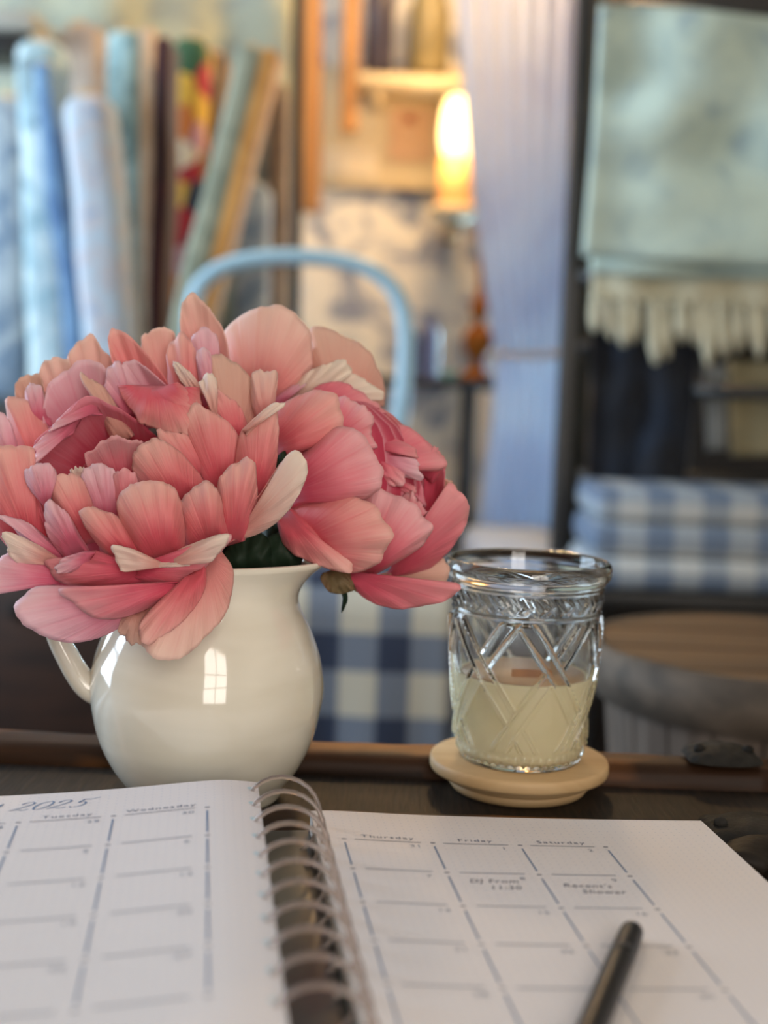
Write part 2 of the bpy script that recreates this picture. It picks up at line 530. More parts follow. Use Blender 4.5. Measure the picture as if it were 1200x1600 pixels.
def page_block(side, s0, s1, zb):
    n = 40
    v, uv = [], []
    ts = [TB + (TT - TB) * k / 11 for k in range(12)]
    for k, t in enumerate(ts):
        for i in range(n):
            s = s0 + (s1 - s0) * i / (n - 1)
            v.append(page(side, s, t)); uv.append((s + 1, t + 1))
    f = grid_faces(n, 12)
    o = put('page', pyd('page', v, f, uv), m_paper, planner)
    # the stack under the open page
    v2 = []
    for k in (0, 11):
        for i in range(n):
            s = s0 + (s1 - s0) * i / (n - 1)
            p = page(side, s, ts[k])
            v2.append((p.x, p.y, p.z - 0.0003)); v2.append((p.x, p.y, zb))
    m2 = 2 * n
    f2 = []
    for base in (0, m2):
        for i in range(n - 1):
            f2.append((base + 2 * i, base + 2 * i + 2, base + 2 * i + 3, base + 2 * i + 1))
    f2 += [(0, 1, m2 + 1, m2), (2 * n - 2, 2 * n - 1, m2 + 2 * n - 1, m2 + 2 * n - 2)]
    for i in range(n - 1):
        f2.append((2 * i + 1, 2 * i + 3, m2 + 2 * i + 3, m2 + 2 * i + 1))
    me = pyd('page_stack', v2, f2)
    flip_ok(me)
    put('page_stack', me, m_pageedge, planner, False)
    return o
pageR = page_block(1, -0.0231, 0.158, 0.0100)
pageL = page_block(-1, -0.235, -0.0467, 0.0100)
rotN = Matrix.Rotation(NA, 3, 'Z')
for s0, s1 in ((-0.0235, 0.161), (-0.238, -0.0465)):
    c = NO + nx_ * ((s0 + s1) / 2) + ny_ * ((TT + TB) / 2)
    box('cover', (c.x, c.y, 0.0091), (s1 - s0, TT - TB + 0.004, 0.0016), m_cover, planner, 0.0004, rotN)
# printed calendar: flat ink lying on the page
def ink_quads(name, side, quads, mat, parent):
    v, f = [], []
    for q in quads:
        n = len(q) // 2
        base = len(v)
        for (s, t) in q: v.append(page(side, s, t, 0.00012))
        for k in range(n - 1):
            f.append((base + 2 * k, base + 2 * k + 1, base + 2 * k + 3, base + 2 * k + 2))
    return put(name, pyd(name, v, f), mat, parent, False)
def bar_s(s0, s1, t, w, n=8):
    return [p for i in range(n) for p in ((s0 + (s1 - s0) * i / (n - 1), t - w / 2), (s0 + (s1 - s0) * i / (n - 1), t + w / 2))]
def bar_t(s, t0, t1, w):
    return [(s - w / 2, t0), (s + w / 2, t0), (s - w / 2, t1), (s + w / 2, t1)]
CW, RH = 0.03774, 0.03327
SR = [-0.0118 + i * CW for i in range(4)]
SL = [-0.0688 - i * CW for i in range(5)]
for side, lines, pg in ((1, SR, pageR), (-1, SL[::-1], pageL)):
    vq, hq, dq, hd = [], [], [], []
    for s in lines:
        for k in range(5):
            vq.append(bar_t(s, -k * RH - 0.0040, -(k + 1) * RH + 0.0040, 0.0007))
        for k in range(6): dq.append(bar_s(s - 0.0010, s + 0.0010, -k * RH, 0.0009, 2))
    for a, b in zip(lines, lines[1:]):
        hd.append(bar_s(a + 0.0045, b - 0.0050, 0.0, 0.0005))
        for k in range(1, 6): hq.append(bar_s(a + 0.0052, b - 0.0058, -k * RH + 0.0006, 0.0007))
    for nm, qs, mt in (('column_rule', vq, m_blue), ('row_rule', hq, m_grey), ('header_rule', hd, m_ink)):
        for q in qs: ink_quads(nm, side, [q], mt, pg)
    ink_quads('corner_dots', side, dq, m_ink, pg)['kind'] = 'stuff'
def letters(name, side, text, s, t, size, mat, parent, shear=0.0, spacing=1.0, rot=0.0, sx=1.0):
    c = bpy.data.curves.new(name, 'FONT')
    c.body, c.size, c.shear, c.space_character = text, size, shear, spacing
    c.align_x = 'CENTER'
    c.resolution_u = 2
    o = bpy.data.objects.new(name, c)
    COL.objects.link(o)
    dg = bpy.context.evaluated_depsgraph_get()
    me = bpy.data.meshes.new_from_object(o.evaluated_get(dg))
    bpy.data.objects.remove(o)
    bpy.data.curves.remove(c)
    cr, sr = math.cos(rot), math.sin(rot)
    for vv in me.vertices:
        x, y = vv.co.x * sx, vv.co.y
        vv.co = page(side, s + x * cr - y * sr, t + x * sr + y * cr, 0.00015)
    me.name = name
    return put(name, me, mat, parent, False)
days = ['Monday', 'Tuesday', 'Wednesday']
LL = SL[::-1]
for (a, b), d in zip(list(zip(LL, LL[1:]))[1:], days):
    letters('weekday_name', -1, d, (a + b) / 2, 0.0029, 0.0045, m_grey2, pageL, spacing=1.18, sx=1.15)
for (a, b), d in zip(zip(SR, SR[1:]), ['Thursday', 'Friday', 'Saturday']):
    letters('weekday_name', 1, d, (a + b) / 2, 0.0029, 0.0045, m_grey2, pageR, spacing=1.18, sx=1.15)
for k in range(5):
    for c, (a, b) in enumerate(list(zip(LL, LL[1:]))[1:]):
        n = 28 + c + 7 * k
        n = n if n <= 31 else n - 31
        letters('date_number', -1, str(n), b - 0.0078, -k * RH - 0.0062, 0.0042, m_grey, pageL, spacing=1.1, sx=1.2)
    for c, (a, b) in enumerate(zip(SR, SR[1:])):
        n = 31 + c + 7 * k
        n = n if n <= 31 else n - 31
        letters('date_number', 1, str(n), b - 0.0080, -k * RH - 0.0058, 0.0040, m_grey, pageR, spacing=1.1, sx=1.2)
# "August 2025" in swash script: pen strokes with a broad nib
def strokes(name, side, ss, s, t, h, mat, parent, slant=0.45, nib=0.085, thin=0.028):
    v, f = [], []
    for st in ss:
        P = catmull([(x, y, 0) for x, y in st], 8 + 5 * len(st))
        base = len(v)
        for i, p in enumerate(P):
            d = (P[min(i + 1, len(P) - 1)] - P[max(i - 1, 0)])
            d = d.normalized() if d.length > 1e-9 else Vector((1, 0, 0))
            w = thin + nib * max(0.0, abs(d.y)) ** 1.5 * 0.8
            for sg in (-1, 1):
                x, y = p.x - d.y * sg * w / 2, p.y + d.x * sg * w / 2
                v.append(page(side, s + (x + y * slant) * h, t + y * h, 0.00015))
        f += [(base + 2 * i, base + 2 * i + 1, base + 2 * i + 3, base + 2 * i + 2) for i in range(len(P) - 1)]
    return put(name, pyd(name, v, f), mat, parent, False)
def sh(st, dx): return [[(x + dx, y) for x, y in s] for s in st]
G2 = [[(0.05, 0.72), (0.10, 0.90), (0.32, 1.0), (0.52, 0.84), (0.42, 0.55), (0.12, 0.18), (-0.08, 0.0), (0.02, 0.06), (0.25, 0.06), (0.5, -0.02), (0.66, 0.10)]]
G0 = [[(0.42, 0.98), (0.14, 0.80), (0.04, 0.40), (0.18, 0.03), (0.42, 0.06), (0.62, 0.42), (0.58, 0.82), (0.42, 0.98)]]
G5 = [[(0.22, 0.96), (0.14, 0.58), (0.34, 0.62), (0.52, 0.42), (0.42, 0.10), (0.14, 0.0), (0.0, 0.12)], [(0.22, 0.96), (0.45, 0.92), (0.68, 1.02), (0.80, 1.08)]]
GA = [[(-0.3, 0.1), (-0.1, -0.02), (0.25, 0.5), (0.55, 1.05), (0.55, 0.5), (0.58, 0.0)], [(0.15, 0.38), (0.62, 0.38)]]
GU = [[(0.02, 0.45), (0.02, 0.12), (0.14, 0.0), (0.30, 0.14), (0.36, 0.46), (0.34, 0.08), (0.46, 0.02)]]
GG = [[(0.34, 0.42), (0.14, 0.46), (0.03, 0.2), (0.14, 0.0), (0.32, 0.2), (0.36, 0.45), (0.32, -0.25), (0.12, -0.48), (-0.04, -0.32), (0.46, 0.05)]]
GS = [[(-0.05, 0.02), (0.22, 0.52), (0.30, 0.2), (0.18, 0.0), (0.02, 0.06)]]
GT = [[(0.0, 0.02), (0.2, 0.5), (0.24, 0.95), (0.16, 0.3), (0.2, 0.02), (0.38, 0.08)], [(0.02, 0.62), (0.42, 0.64)]]
TH = 0.0098
title = sh(GA, 0) + sh(GU, 0.8) + sh(GG, 1.3) + sh(GU, 1.8) + sh(GS, 2.32) + sh(GT, 2.66)
title += sh(G2, 3.75) + sh(G0, 4.5) + sh(G2, 5.3) + sh(G5, 6.12)
strokes('month_title', -1, title, -0.1185 - 6.9 * TH, 0.0150, TH, m_blue, pageL)
# handwriting in the Friday 8 and Saturday 9 boxes
letters('handwriting', 1, 'DJ From', SR[1] + 0.0172, -RH - 0.0095, 0.0053, m_pencil, pageR, 0.2, 1.1, 0.02)
letters('handwriting', 1, '11:30', SR[1] + 0.0205, -RH - 0.0160, 0.0053, m_pencil, pageR, 0.2, 1.1, 0.03)
letters('handwriting', 1, "Recent's", SR[2] + 0.0165, -RH - 0.0125, 0.0053, m_pencil, pageR, 0.2, 1.1, -0.02)
letters('handwriting', 1, 'Shower', SR[2] + 0.0215, -RH - 0.0185, 0.0053, m_pencil, pageR, 0.2, 1.1, 0.0)
# spiral: clear rose-tinted plastic wire, one turn through every hole
def coil_mat():
    m, nt, b = new_mat('rose_clear_plastic')
    b.inputs['Base Color'].default_value = srgb(208, 194, 188)
    b.inputs['Roughness'].default_value = 0.16
    b.inputs['Transmission Weight'].default_value = 0.8
    b.inputs['IOR'].default_value = 1.4
    return m
m_coil = coil_mat()
PT = 0.0195
holes_t = [0.0262 - PT * k for k in range(11)]
pts = []
ccs, ccz, rx, rz = -0.0365, 0.0250, 0.0160, 0.0160
for k, t in enumerate(holes_t):
    for j in range(24):
        a = math.pi * 1.10 - 2 * math.pi * j / 24
        q = NO + nx_ * (ccs + rx * math.cos(a)) + ny_ * (t - PT * (j / 24))
        pts.append(Vector((q.x, q.y, max(ccz + rz * math.sin(a), 0.0096))))
tube('spiral_coil', pts, 0.00100, m_coil, planner, 8)
m_gap = plain('gap_charcoal', srgb(30, 32, 32), 0.3, srgb(48, 48, 47), 30, spec=0.6)
c_ = NO + nx_ * -0.0350 + ny_ * ((TT + TB) / 2)
box('gap_dark_strip', (c_.x, c_.y, 0.0112), (0.0228, TT - TB, 0.0012), m_gap, planner, 0.0004, rotN)  # strip added to darken the gap under the coil
m_hole = plain('punched_hole', srgb(176, 206, 218), 0.5)
for t in holes_t:
    for side, s in ((-1, -0.0500),):
        v = [page(side, s + 0.0017 * math.cos(2 * math.pi * j / 14), t - (0 if side < 0 else PT * 0.45) + 0.0017 * math.sin(2 * math.pi * j / 14), 0.0001) for j in range(14)]
        put('punched_hole', pyd('punched_hole', v, [tuple(range(14))]), m_hole, planner, False)

# ------------------------------------------------------------------ the pen on the right page
m_pen = plain('black_pen_plastic', srgb(22, 23, 28), 0.35, srgb(30, 31, 37), 20, spec=0.3)
m_pen2 = plain('pen_grip_grey', srgb(70, 72, 76), 0.4)
pa, pb = atZ(991, 1447, 0.0200), atZ(922, 1612, 0.0206)
pd_ = (pb - pa).normalized()
pen = tag(empty('pen', pa), 'black pen with a blunt tapered end lying on the right calendar page', 'pen')
def pen_lathe(name, prof, mat):
    pts = [pa + pd_ * s for s, r in prof]
    return tube(name, pts, [r for s, r in prof], mat, pen, 20)
def even(prof, n):
    out = []
    for i in range(n):
        s = prof[0][0] + (prof[-1][0] - prof[0][0]) * i / (n - 1)
        out.append((s, interp(prof, s)))
    return out
pen_lathe('cap', even([(0.0, 0.0016), (0.001, 0.0022), (0.0055, 0.0041), (0.010, 0.0044), (0.026, 0.0046)], 20), m_pen)
pen_lathe('cap_ring', even([(0.0262, 0.0047), (0.0278, 0.0047)], 4), m_pen2)
pen_lathe('barrel', even([(0.0279, 0.0046), (0.11, 0.0046), (0.134, 0.0042), (0.137, 0.0025)], 24), m_pen)

# ------------------------------------------------------------------ wooden coaster, pressed-glass candle
GX, GY = 0.0757, 0.6830
m_beech = wood('pale_beech', srgb(180, 148, 106), srgb(204, 174, 132), 5, 0, 0.55, 0.15)
coaster = tag(empty('wooden_coaster', (GX, GY, 0)), 'round pale wooden stepped lid used as coaster under the glass candle', 'coaster')
lathe('top_disc', [(0.0005, 0.0098), (0.0440, 0.0098), (0.0462, 0.0104), (0.0468, 0.0118), (0.0468, 0.0150), (0.0463, 0.0164), (0.0452, 0.0170), (0.0005, 0.0170)], (GX, GY, 0), m_beech, coaster, 96)
lathe('step', [(0.0005, 0.0), (0.0338, 0.0), (0.0350, 0.0008), (0.0372, 0.0042), (0.0366, 0.0048), (0.0366, 0.0054), (0.0392, 0.0064), (0.0398, 0.0098), (0.0005, 0.0098)], (GX, GY, 0), m_beech, coaster, 96)
def glass_mat(name, col, rough, ior=1.48):
    m, nt, b = new_mat(name)
    b.inputs['Base Color'].default_value = col
    b.inputs['Roughness'].default_value = rough
    b.inputs['Transmission Weight'].default_value = 1.0
    b.inputs['IOR'].default_value = ior
    return m
m_glass = glass_mat('pressed_glass', (0.93, 0.95, 0.94, 1), 0.015)
GZ, GH = 0.0171, 0.1045
def glass_outer(z):
    tab = [(0, 0.0310), (0.002, 0.0322), (0.006, 0.0326), (0.05, 0.0362), (0.085, 0.0388), (0.0925, 0.0394), (0.0945, 0.0406), (0.0965, 0.0426), (0.0985, 0.0433), (0.1015, 0.0432), (0.1035, 0.0424), (0.1045, 0.0412)]
    return interp(tab, z)
def relief(thv, z):
    h = 0.0
    if 0.0095 < z < 0.0775:
        fade = min(1, (z - 0.0095) / 0.002, (0.0775 - z) / 0.002)
        n = 6
        def band(sg):
            q = thv / (2 * math.pi) * n + sg * z / 0.058 + (0.28 if sg > 0 else 0.10)
            k = round(q)
            return k, (q - k) * (2 * math.pi * 0.036 / n) * 0.84
        k1, d1 = band(1); k2, d2 = band(-1)
        hw = 0.0036
        def prof(d):
            a = abs(d)
            if a > hw + 0.0012: return 0.0
            r = math.exp(-((a - hw) / 0.00075) ** 2) * 0.0021
            return r + (0.0009 if a < hw else 0.0)
        top1 = (k1 + k2) % 2 == 0
        a1, a2 = prof(d1), prof(d2)
        if abs(d1) < hw and abs(d2) < hw + 0.001 : h = a1 if top1 else a2
        elif abs(d2) < hw and abs(d1) < hw + 0.001: h = a1 if top1 else a2
        else: h = max(a1, a2)
        h *= fade
    elif 0.0805 < z < 0.0905:
        t = (z - 0.0805) / 0.010
        w = math.sin(thv * 22 + 5.0 * abs(t - 0.5)) * math.sin(math.pi * t)
        h = 0.0007 * max(0, w) + 0.0003 * max(0, math.sin(thv * 44 + 9 * t)) * math.sin(math.pi * t)
    h += 0.0007 * math.exp(-((z - 0.079) / 0.0006) ** 2) + 0.0006 * math.exp(-((z - 0.0917) / 0.0006) ** 2)
    if 0.003 < z < 0.0085:
        h += 0.0011 * max(0.0, math.sin(thv * 46)) * max(0, 1 - ((z - 0.0056) / 0.0026) ** 2)
    return h
def make_glass():
    n = 560
    zs = [0.0, 0.0006, 0.0014, 0.0022, 0.003]
    z = 0.0036
    while z < 0.0935: zs.append(z); z += 0.0005
    zs += [0.0935, 0.0945, 0.0952, 0.096, 0.0967, 0.0975, 0.0985, 0.1, 0.1015, 0.1025, 0.1035, 0.1041, 0.1045]
    v = []
    for z in zs:
        for j in range(n):
            thv = 2 * math.pi * j / n
            r = glass_outer(z) + relief(thv, z)
            v.append((GX + r * math.cos(thv), GY + r * math.sin(thv), GZ + z))
    inner = [(0.1046, 0.0405), (0.1040, 0.0396), (0.1025, 0.0390), (0.0985, 0.0386), (0.093, 0.0371), (0.085, 0.0364), (0.05, 0.0338), (0.008, 0.0303), (0.005, 0.0293), (0.0036, 0.027), (0.0032, 0.012)]
    for z, r in inner:
        for j in range(n):
            thv = 2 * math.pi * j / n
            v.append((GX + r * math.cos(thv), GY + r * math.sin(thv), GZ + z))
    rows = len(zs) + len(inner)
    f = grid_faces(n, rows, True)
    f.append(tuple(range(n))[::-1])
    f.append(tuple((rows - 1) * n + j for j in range(n)))
    return pyd('tumbler', v, f)
candle = tag(empty('glass_candle', (GX, GY, GZ)), 'clear pressed-glass tumbler candle with lattice relief, half full of cream wax', 'candle')
put('tumbler', make_glass(), m_glass, candle)
def wax_mat():
    m, nt, b = new_mat('cream_wax')
    b.inputs['Base Color'].default_value = srgb(253, 240, 202)
    b.inputs['Roughness'].default_value = 0.45
    b.inputs['Subsurface Weight'].default_value = 0.15
    b.inputs['Subsurface Radius'].default_value = (0.012, 0.010, 0.006)
    b.inputs['Subsurface Scale'].default_value = 0.5
    return m
WT = 0.0455
def make_wax():
    """wax poured against the pressed glass, so its wall carries a soft impression of the lattice"""
    n = 320
    prof = [(0.001, 0.0028), (0.0272, 0.0029), (0.0300, 0.0045)]
    k = 76
    prof += [(0.0308 + (0.0338 - 0.0308) * i / (k - 1), 0.0070 + (WT - 0.0070) * i / (k - 1)) for i in range(k)]
    prof += [(0.0325, WT - 0.0004), (0.0200, WT - 0.0009), (0.001, WT - 0.001)]
    def fn(r, z, thv, i):
        return (r + (0.55 * relief(thv, z) if 3 <= i < 3 + k else 0.0), z)
    return lathe('wax', prof, (GX, GY, GZ), wax_mat(), candle, n, fn)
make_wax()
m_wick = wood('wooden_wick', srgb(150, 96, 58), srgb(188, 134, 88), 6, 2, 0.7)
lathe('melt_pool', [(0.001, WT - 0.0007), (0.0200, WT - 0.0006), (0.0322, WT - 0.0002), (0.0322, WT), (0.001, WT - 0.0004)], (GX, GY, GZ), plain('browned_wax', srgb(206, 168, 128), 0.3, srgb(190, 150, 112), 40), candle, 48)
box('wick', (GX + 0.003, GY - 0.012, GZ + WT + 0.0012), (0.0205, 0.0012, 0.0050), m_wick, candle, 0.0003)

# ------------------------------------------------------------------ the cream pitcher
PX, PY = -0.0848, 0.6515
def glaze():
    m, nt, b = new_mat('cream_glaze')
    L = nt.links.new
    b.inputs['Roughness'].default_value = 0.08
    b.inputs['Specular IOR Level'].default_value = 0.55
    b.inputs['Coat Weight'].default_value = 0.4
    b.inputs['Coat Roughness'].default_value = 0.03
    tc = N(nt, 'ShaderNodeTexCoord')
    mp = N(nt, 'ShaderNodeMapping'); mp.inputs['Scale'].default_value = (12, 12, 60)
    L(tc.outputs['Object'], mp.inputs['Vector'])
    nz = N(nt, 'ShaderNodeTexNoise', Scale=1.0, Detail=2.0, Distortion=0.5)
    L(mp.outputs[0], nz.inputs['Vector'])
    r = ramp(nt, [(0.3, srgb(212, 206, 190)), (0.7, srgb(222, 217, 203))])
    L(nz.outputs['Fac'], r.inputs[0]); L(r.outputs[0], b.inputs['Base Color'])
    bp = N(nt, 'ShaderNodeBump', Strength=0.12, Distance=0.002)
    L(nz.outputs['Fac'], bp.inputs['Height']); L(bp.outputs[0], b.inputs['Normal'])
    return m
m_glaze = glaze()
pitcher = tag(empty('pitcher', (PX, PY, 0)), 'round-bellied glossy cream ceramic pitcher holding the pink peonies', 'pitcher')
outer = smooth_profile([(0.0340, 0.0), (0.0376, 0.0008), (0.0386, 0.0035), (0.0400, 0.0072), (0.0470, 0.0170), (0.0535, 0.0310), (0.0570, 0.0470), (0.0576, 0.0580), (0.0558, 0.0710), (0.0508, 0.0850), (0.0458, 0.0955), (0.0436, 0.1030), (0.0438, 0.1090), (0.0458, 0.1150), (0.0486, 0.1195), (0.0496, 0.1212)], 46)
inner = [(r - 0.0036 if z > 0.006 else 0.03, max(z, 0.005)) for r, z in reversed(outer)]
inner = [(0.0480, 0.1222)] + [(max(0.002, r), z) for r, z in inner if z > 0.007] + [(0.030, 0.006), (0.002, 0.0055)]
prof = [(0.002, 0.001)] + outer + inner
SPA = math.radians(-14)
def spout(r, z, thv, k):
    d = (thv - SPA + math.pi) % (2 * math.pi) - math.pi
    t = max(0.0, (z - 0.098) / 0.0232)
    g = math.exp(-(d / 0.42) ** 2)
    rr = r + 0.0105 * g * t ** 1.6 - 0.0022 * t * math.exp(-((abs(d) - 0.9) / 0.35) ** 2)
    wob = 0.00045 * noise.noise(Vector((math.cos(thv) * 2.2, math.sin(thv) * 2.2, z * 45)))
    zz = z + (0.0010 * g * t if z > 0.1 else 0)
    return rr + wob, zz
o = lathe('body', prof, (PX, PY, 0), m_glaze, pitcher, 96, spout)
flip_ok(o.data)
hpts = [(PX - 0.0420, PY - 0.006, 0.1085), (PX - 0.0560, PY - 0.009, 0.1120), (PX - 0.0700, PY - 0.011, 0.1010), (PX - 0.0735, PY - 0.012, 0.0860), (PX - 0.0665, PY - 0.011, 0.0690), (PX - 0.0590, PY - 0.009, 0.0570), (PX - 0.0510, PY - 0.008, 0.0520)]
tube('handle', hpts, [0.0085, 0.0072, 0.0066, 0.0066, 0.0070, 0.0076, 0.0088], m_glaze, pitcher, 18, 40, flat=0.8)

# ------------------------------------------------------------------ peonies
PM = {
    'coral': petal_mat('petal_coral', srgb(226, 98, 112), srgb(236, 146, 146), srgb(240, 188, 178)),
    'pink': petal_mat('petal_pink', srgb(224, 86, 112), srgb(235, 136, 148), srgb(240, 182, 186)),
    'lilac': petal_mat('petal_lilac', srgb(222, 112, 138), srgb(232, 162, 178), srgb(240, 202, 210)),
    'pale': petal_mat('petal_pale', srgb(230, 152, 148), srgb(236, 184, 174), srgb(240, 206, 192)),
    'cream': petal_mat('petal_cream', srgb(232, 172, 160), srgb(238, 208, 196), srgb(242, 226, 212)),
    'deep': petal_mat('petal_deep', srgb(206, 66, 94), srgb(216, 88, 112), srgb(232, 150, 164)),
    'rose': petal_mat('petal_rose', srgb(218, 86, 110), srgb(230, 124, 138), srgb(238, 164, 168)),
    'tan': petal_mat('petal_tan', srgb(220, 158, 144), srgb(224, 174, 158), srgb(230, 190, 172)),
    'frill': petal_mat('petal_frill', srgb(230, 196, 178), srgb(238, 216, 200), srgb(244, 230, 214)),
}
def ZA(p): return Vector((p[0] / 2.6675, 440 + p[1] / 2.6675, 0))
def ZB(p): return Vector((340 + p[0] / 2.857, 440 + p[1] / 2.857, 0))
pcount = [0]
def petal_outline(L, R, n):
    """one smooth outline from the claw up one edge, round the blunted rim and down the other edge"""
    if (L[-1] - R[-1]).length > 0.5:
        out = L + R[::-1]
    else:
        tip, a, b = L[-1], L[-2], R[-2]
        m = tip.lerp((a + b) / 2, 0.34)
        A1, B1 = tip.lerp(a, 0.34), tip.lerp(b, 0.34)
        A1 += (A1 - m) * 0.40
        B1 += (B1 - m) * 0.40
        out = L[:-1] + [A1, tip, B1] + R[::-1][1:]
    return catmull(out, n)
def petal(flower, Z, L, R, d0, d1, mat, bulge=0.007, arch=0.0, tilt=0.0, ruf=0.0034, edge=4.2, nu=66, nv=16, curl=0.0):
    """A petal fanning out from its claw to a ragged rim.  L, R: its two edges, claw to tip; d0, d1: how far away
    claw and tip stand; bulge > 0 domes it towards the viewer, < 0 hollows it; tilt swings one edge nearer."""
    pcount[0] += 1
    sd = pcount[0] * 3.17
    l, r = [Z(p) for p in L], [Z(p) for p in R]
    rim = petal_outline(l, r, nu)
    base = (l[0] + r[0]) / 2
    tip = (l[-1] + r[-1]) / 2
    ax = tip - base
    side = Vector((-ax.y, ax.x, 0)).normalized()
    hw = max(abs((q - base).dot(side)) for q in rim) or 1.0
    root = [l[0].lerp(r[0], 0.5 + (i / (nu - 1) - 0.5) * 0.6) for i in range(nu)]
    ml = max((q - o).length for q, o in zip(rim, root))
    v, uv = [], []
    for j in range(nv):
        t = (j / (nv - 1)) ** 0.9
        for i in range(nu):
            u = i / (nu - 1)
            ln = (rim[i] - root[i]).length / ml
            q = root[i].lerp(rim[i], t)
            d = (rim[i] - root[i])
            d = d.normalized() if d.length > 1e-6 else d
            ser = 0.9 * noise.noise(Vector((u * 7, 0, sd))) + 0.75 * noise.noise(Vector((u * 19, 3, sd))) + 0.5 * noise.noise(Vector((u * 46, 7, sd)))
            q = q + d * (edge * 1.5 * ser * t ** 5 * ln)
            h = (q - base).dot(ax) / ax.length_squared
            x = (q - base).dot(side) / hw
            hh = max(-0.2, min(1.15, h))
            Y = d0 + (d1 - d0) * hh - bulge * 1.1 * math.sin(math.pi * min(1.0, t ** 0.85)) * (0.35 + 0.65 * ln)
            Y -= arch * 4 * hh * (1 - hh)
            Y += tilt * 0.5 * x * (0.4 + 0.6 * hh)
            Y += ruf * ln * (0.9 * noise.noise(Vector((u * 6, t * 1.5, sd + 3))) * t ** 1.5 + 1.0 * noise.noise(Vector((u * 15, t, sd + 8))) * t ** 3)
            Y += 0.0010 * noise.noise(Vector((x * 3, h * 4, sd + 31)))
            v.append(atY(q.x, q.y, Y)); uv.append((u, t * min(1.0, 0.30 + 0.70 * ln)))
    me = pyd('petal', v, grid_faces(nu, nv), uv)
    o = put('petal', me, PM[mat], flower)
    so = o.modifiers.new('thickness', 'SOLIDIFY')
    so.thickness, so.offset = 0.00035, 0.0
    return o
m_stem = plain('peony_stem', srgb(58, 84, 44), 0.5, srgb(44, 66, 34), 20)
m_leaf = plain('peony_leaf', srgb(30, 48, 32), 0.6, srgb(20, 36, 24), 16, spec=0.2)
m_sepal = plain('dry_sepal', srgb(150, 112, 84), 0.7, srgb(104, 88, 58), 60)

def ellipsoid(name, c, r, mat, parent, tilt=None):
    bm = bmesh.new()
    bmesh.ops.create_uvsphere(bm, u_segments=24, v_segments=16, radius=1)
    bmesh.ops.scale(bm, vec=r, verts=bm.verts)
    for vv in bm.verts:
        vv.co *= 1 + 0.06 * noise.noise(vv.co * 60)
    bmesh.ops.translate(bm, vec=c, verts=bm.verts)
    me = bpy.data.meshes.new(name)
    bm.to_mesh(me); bm.free()
    uvl = me.uv_layers.new(name='UVMap')
    return put(name, me, mat, parent)

f1 = tag(empty('peony', atY(215, 900, 0.63)), 'large wide-open coral pink peony at the left, petals hanging over the pitcher', 'flower', 'peonies in the pitcher')
ellipsoid('flower_heart', atY(225, 800, 0.655), (0.040, 0.026, 0.036), PM['deep'], f1)
A = lambda *a, **k: petal(f1, ZA, *a, **k)
# outermost back row
A([(760,430),(752,210),(752,120),(790,45)], [(980,430),(930,200),(872,112),(790,45)], 0.668, 0.672, 'pale', -0.006)
A([(600,520),(590,270),(600,215),(660,182)], [(800,480),(738,290),(726,215),(660,182)], 0.664, 0.668, 'pale', -0.006)
A([(330,640),(282,330),(302,268),(375,208)], [(540,600),(474,340),(420,265),(375,208)], 0.660, 0.668, 'pale', -0.007)
A([(240,660),(166,430),(178,335),(235,308)], [(360,640),(310,420),(288,325),(235,308)], 0.656, 0.662, 'pale', -0.006)
A([(150,700),(66,480),(74,410),(120,385)], [(240,700),(190,480),(168,392),(120,385)], 0.654, 0.660, 'tan', -0.005)
A([(110,860),(40,620),(22,510),(30,482)], [(260,820),(205,620),(120,500),(30,482)], 0.650, 0.650, 'coral', 0.007)
A([(40,860),(-50,700),(-35,570),(8,545)], [(140,860),(80,700),(48,600),(8,545)], 0.642, 0.640, 'lilac', 0.006)
A([(120,600),(105,490),(113,440),(150,423)], [(220,600),(186,500),(174,440),(150,423)], 0.652, 0.654, 'lilac', 0.004)
# second row at the back
A([(300,800),(190,620),(176,510),(215,410),(345,328)], [(540,760),(500,560),(470,430),(430,345),(345,328)], 0.648, 0.650, 'lilac', -0.010, ruf=0.002)
A([(540,640),(470,350),(448,245),(465,188)], [(760,560),(680,390),(570,262),(465,188)], 0.650, 0.652, 'coral', -0.006)
A([(690,620),(700,400),(694,290),(758,206)], [(900,600),(845,420),(815,290),(758,206)], 0.654, 0.656, 'coral', 0.007)
A([(830,480),(800,300),(800,232),(850,194)], [(940,480),(918,310),(905,230),(850,194)], 0.658, 0.660, 'lilac', 0.004)
A([(880,700),(886,450),(872,335),(900,298)], [(1070,700),(1068,500),(1025,370),(900,298)], 0.650, 0.650, 'tan', 0.010)
A([(850,520),(822,360),(820,295),(850,267)], [(920,520),(890,380),(878,305),(850,267)], 0.646, 0.648, 'lilac', 0.003)
A([(520,560),(438,460),(452,370),(490,336)], [(600,560),(530,460),(512,360),(490,336)], 0.646, 0.648, 'lilac', 0.005)
A([(600,620),(502,450),(497,375),(545,323)], [(800,560),(700,440),(620,368),(545,323)], 0.642, 0.646, 'lilac', -0.007)
A([(800,480),(745,400),(722,350),(728,336)], [(860,470),(800,385),(755,348),(728,336)], 0.640, 0.643, 'cream', 0.002)
A([(480,700),(392,500),(348,430),(338,380)], [(560,640),(500,540),(440,450),(338,380)], 0.642, 0.642, 'tan', 0.006)
# inner wall folding over the hollow
A([(490,430),(525,505),(590,590),(690,628)], [(830,440),(840,540),(800,630),(690,628)], 0.638, 0.626, 'coral', 0.008, ruf=0.0018)
A([(560,470),(600,520),(700,580),(800,600)], [(740,420),(800,470),(840,540),(800,600)], 0.634, 0.628, 'coral', 0.006)
A([(940,700),(905,560),(868,480),(880,440)], [(1040,690),(1030,590),(985,500),(880,440)], 0.636, 0.638, 'coral', 0.005)
A([(885,560),(850,470),(833,425),(870,387)], [(905,560),(906,460),(902,402),(870,387)], 0.626, 0.628, 'cream', 0.003)
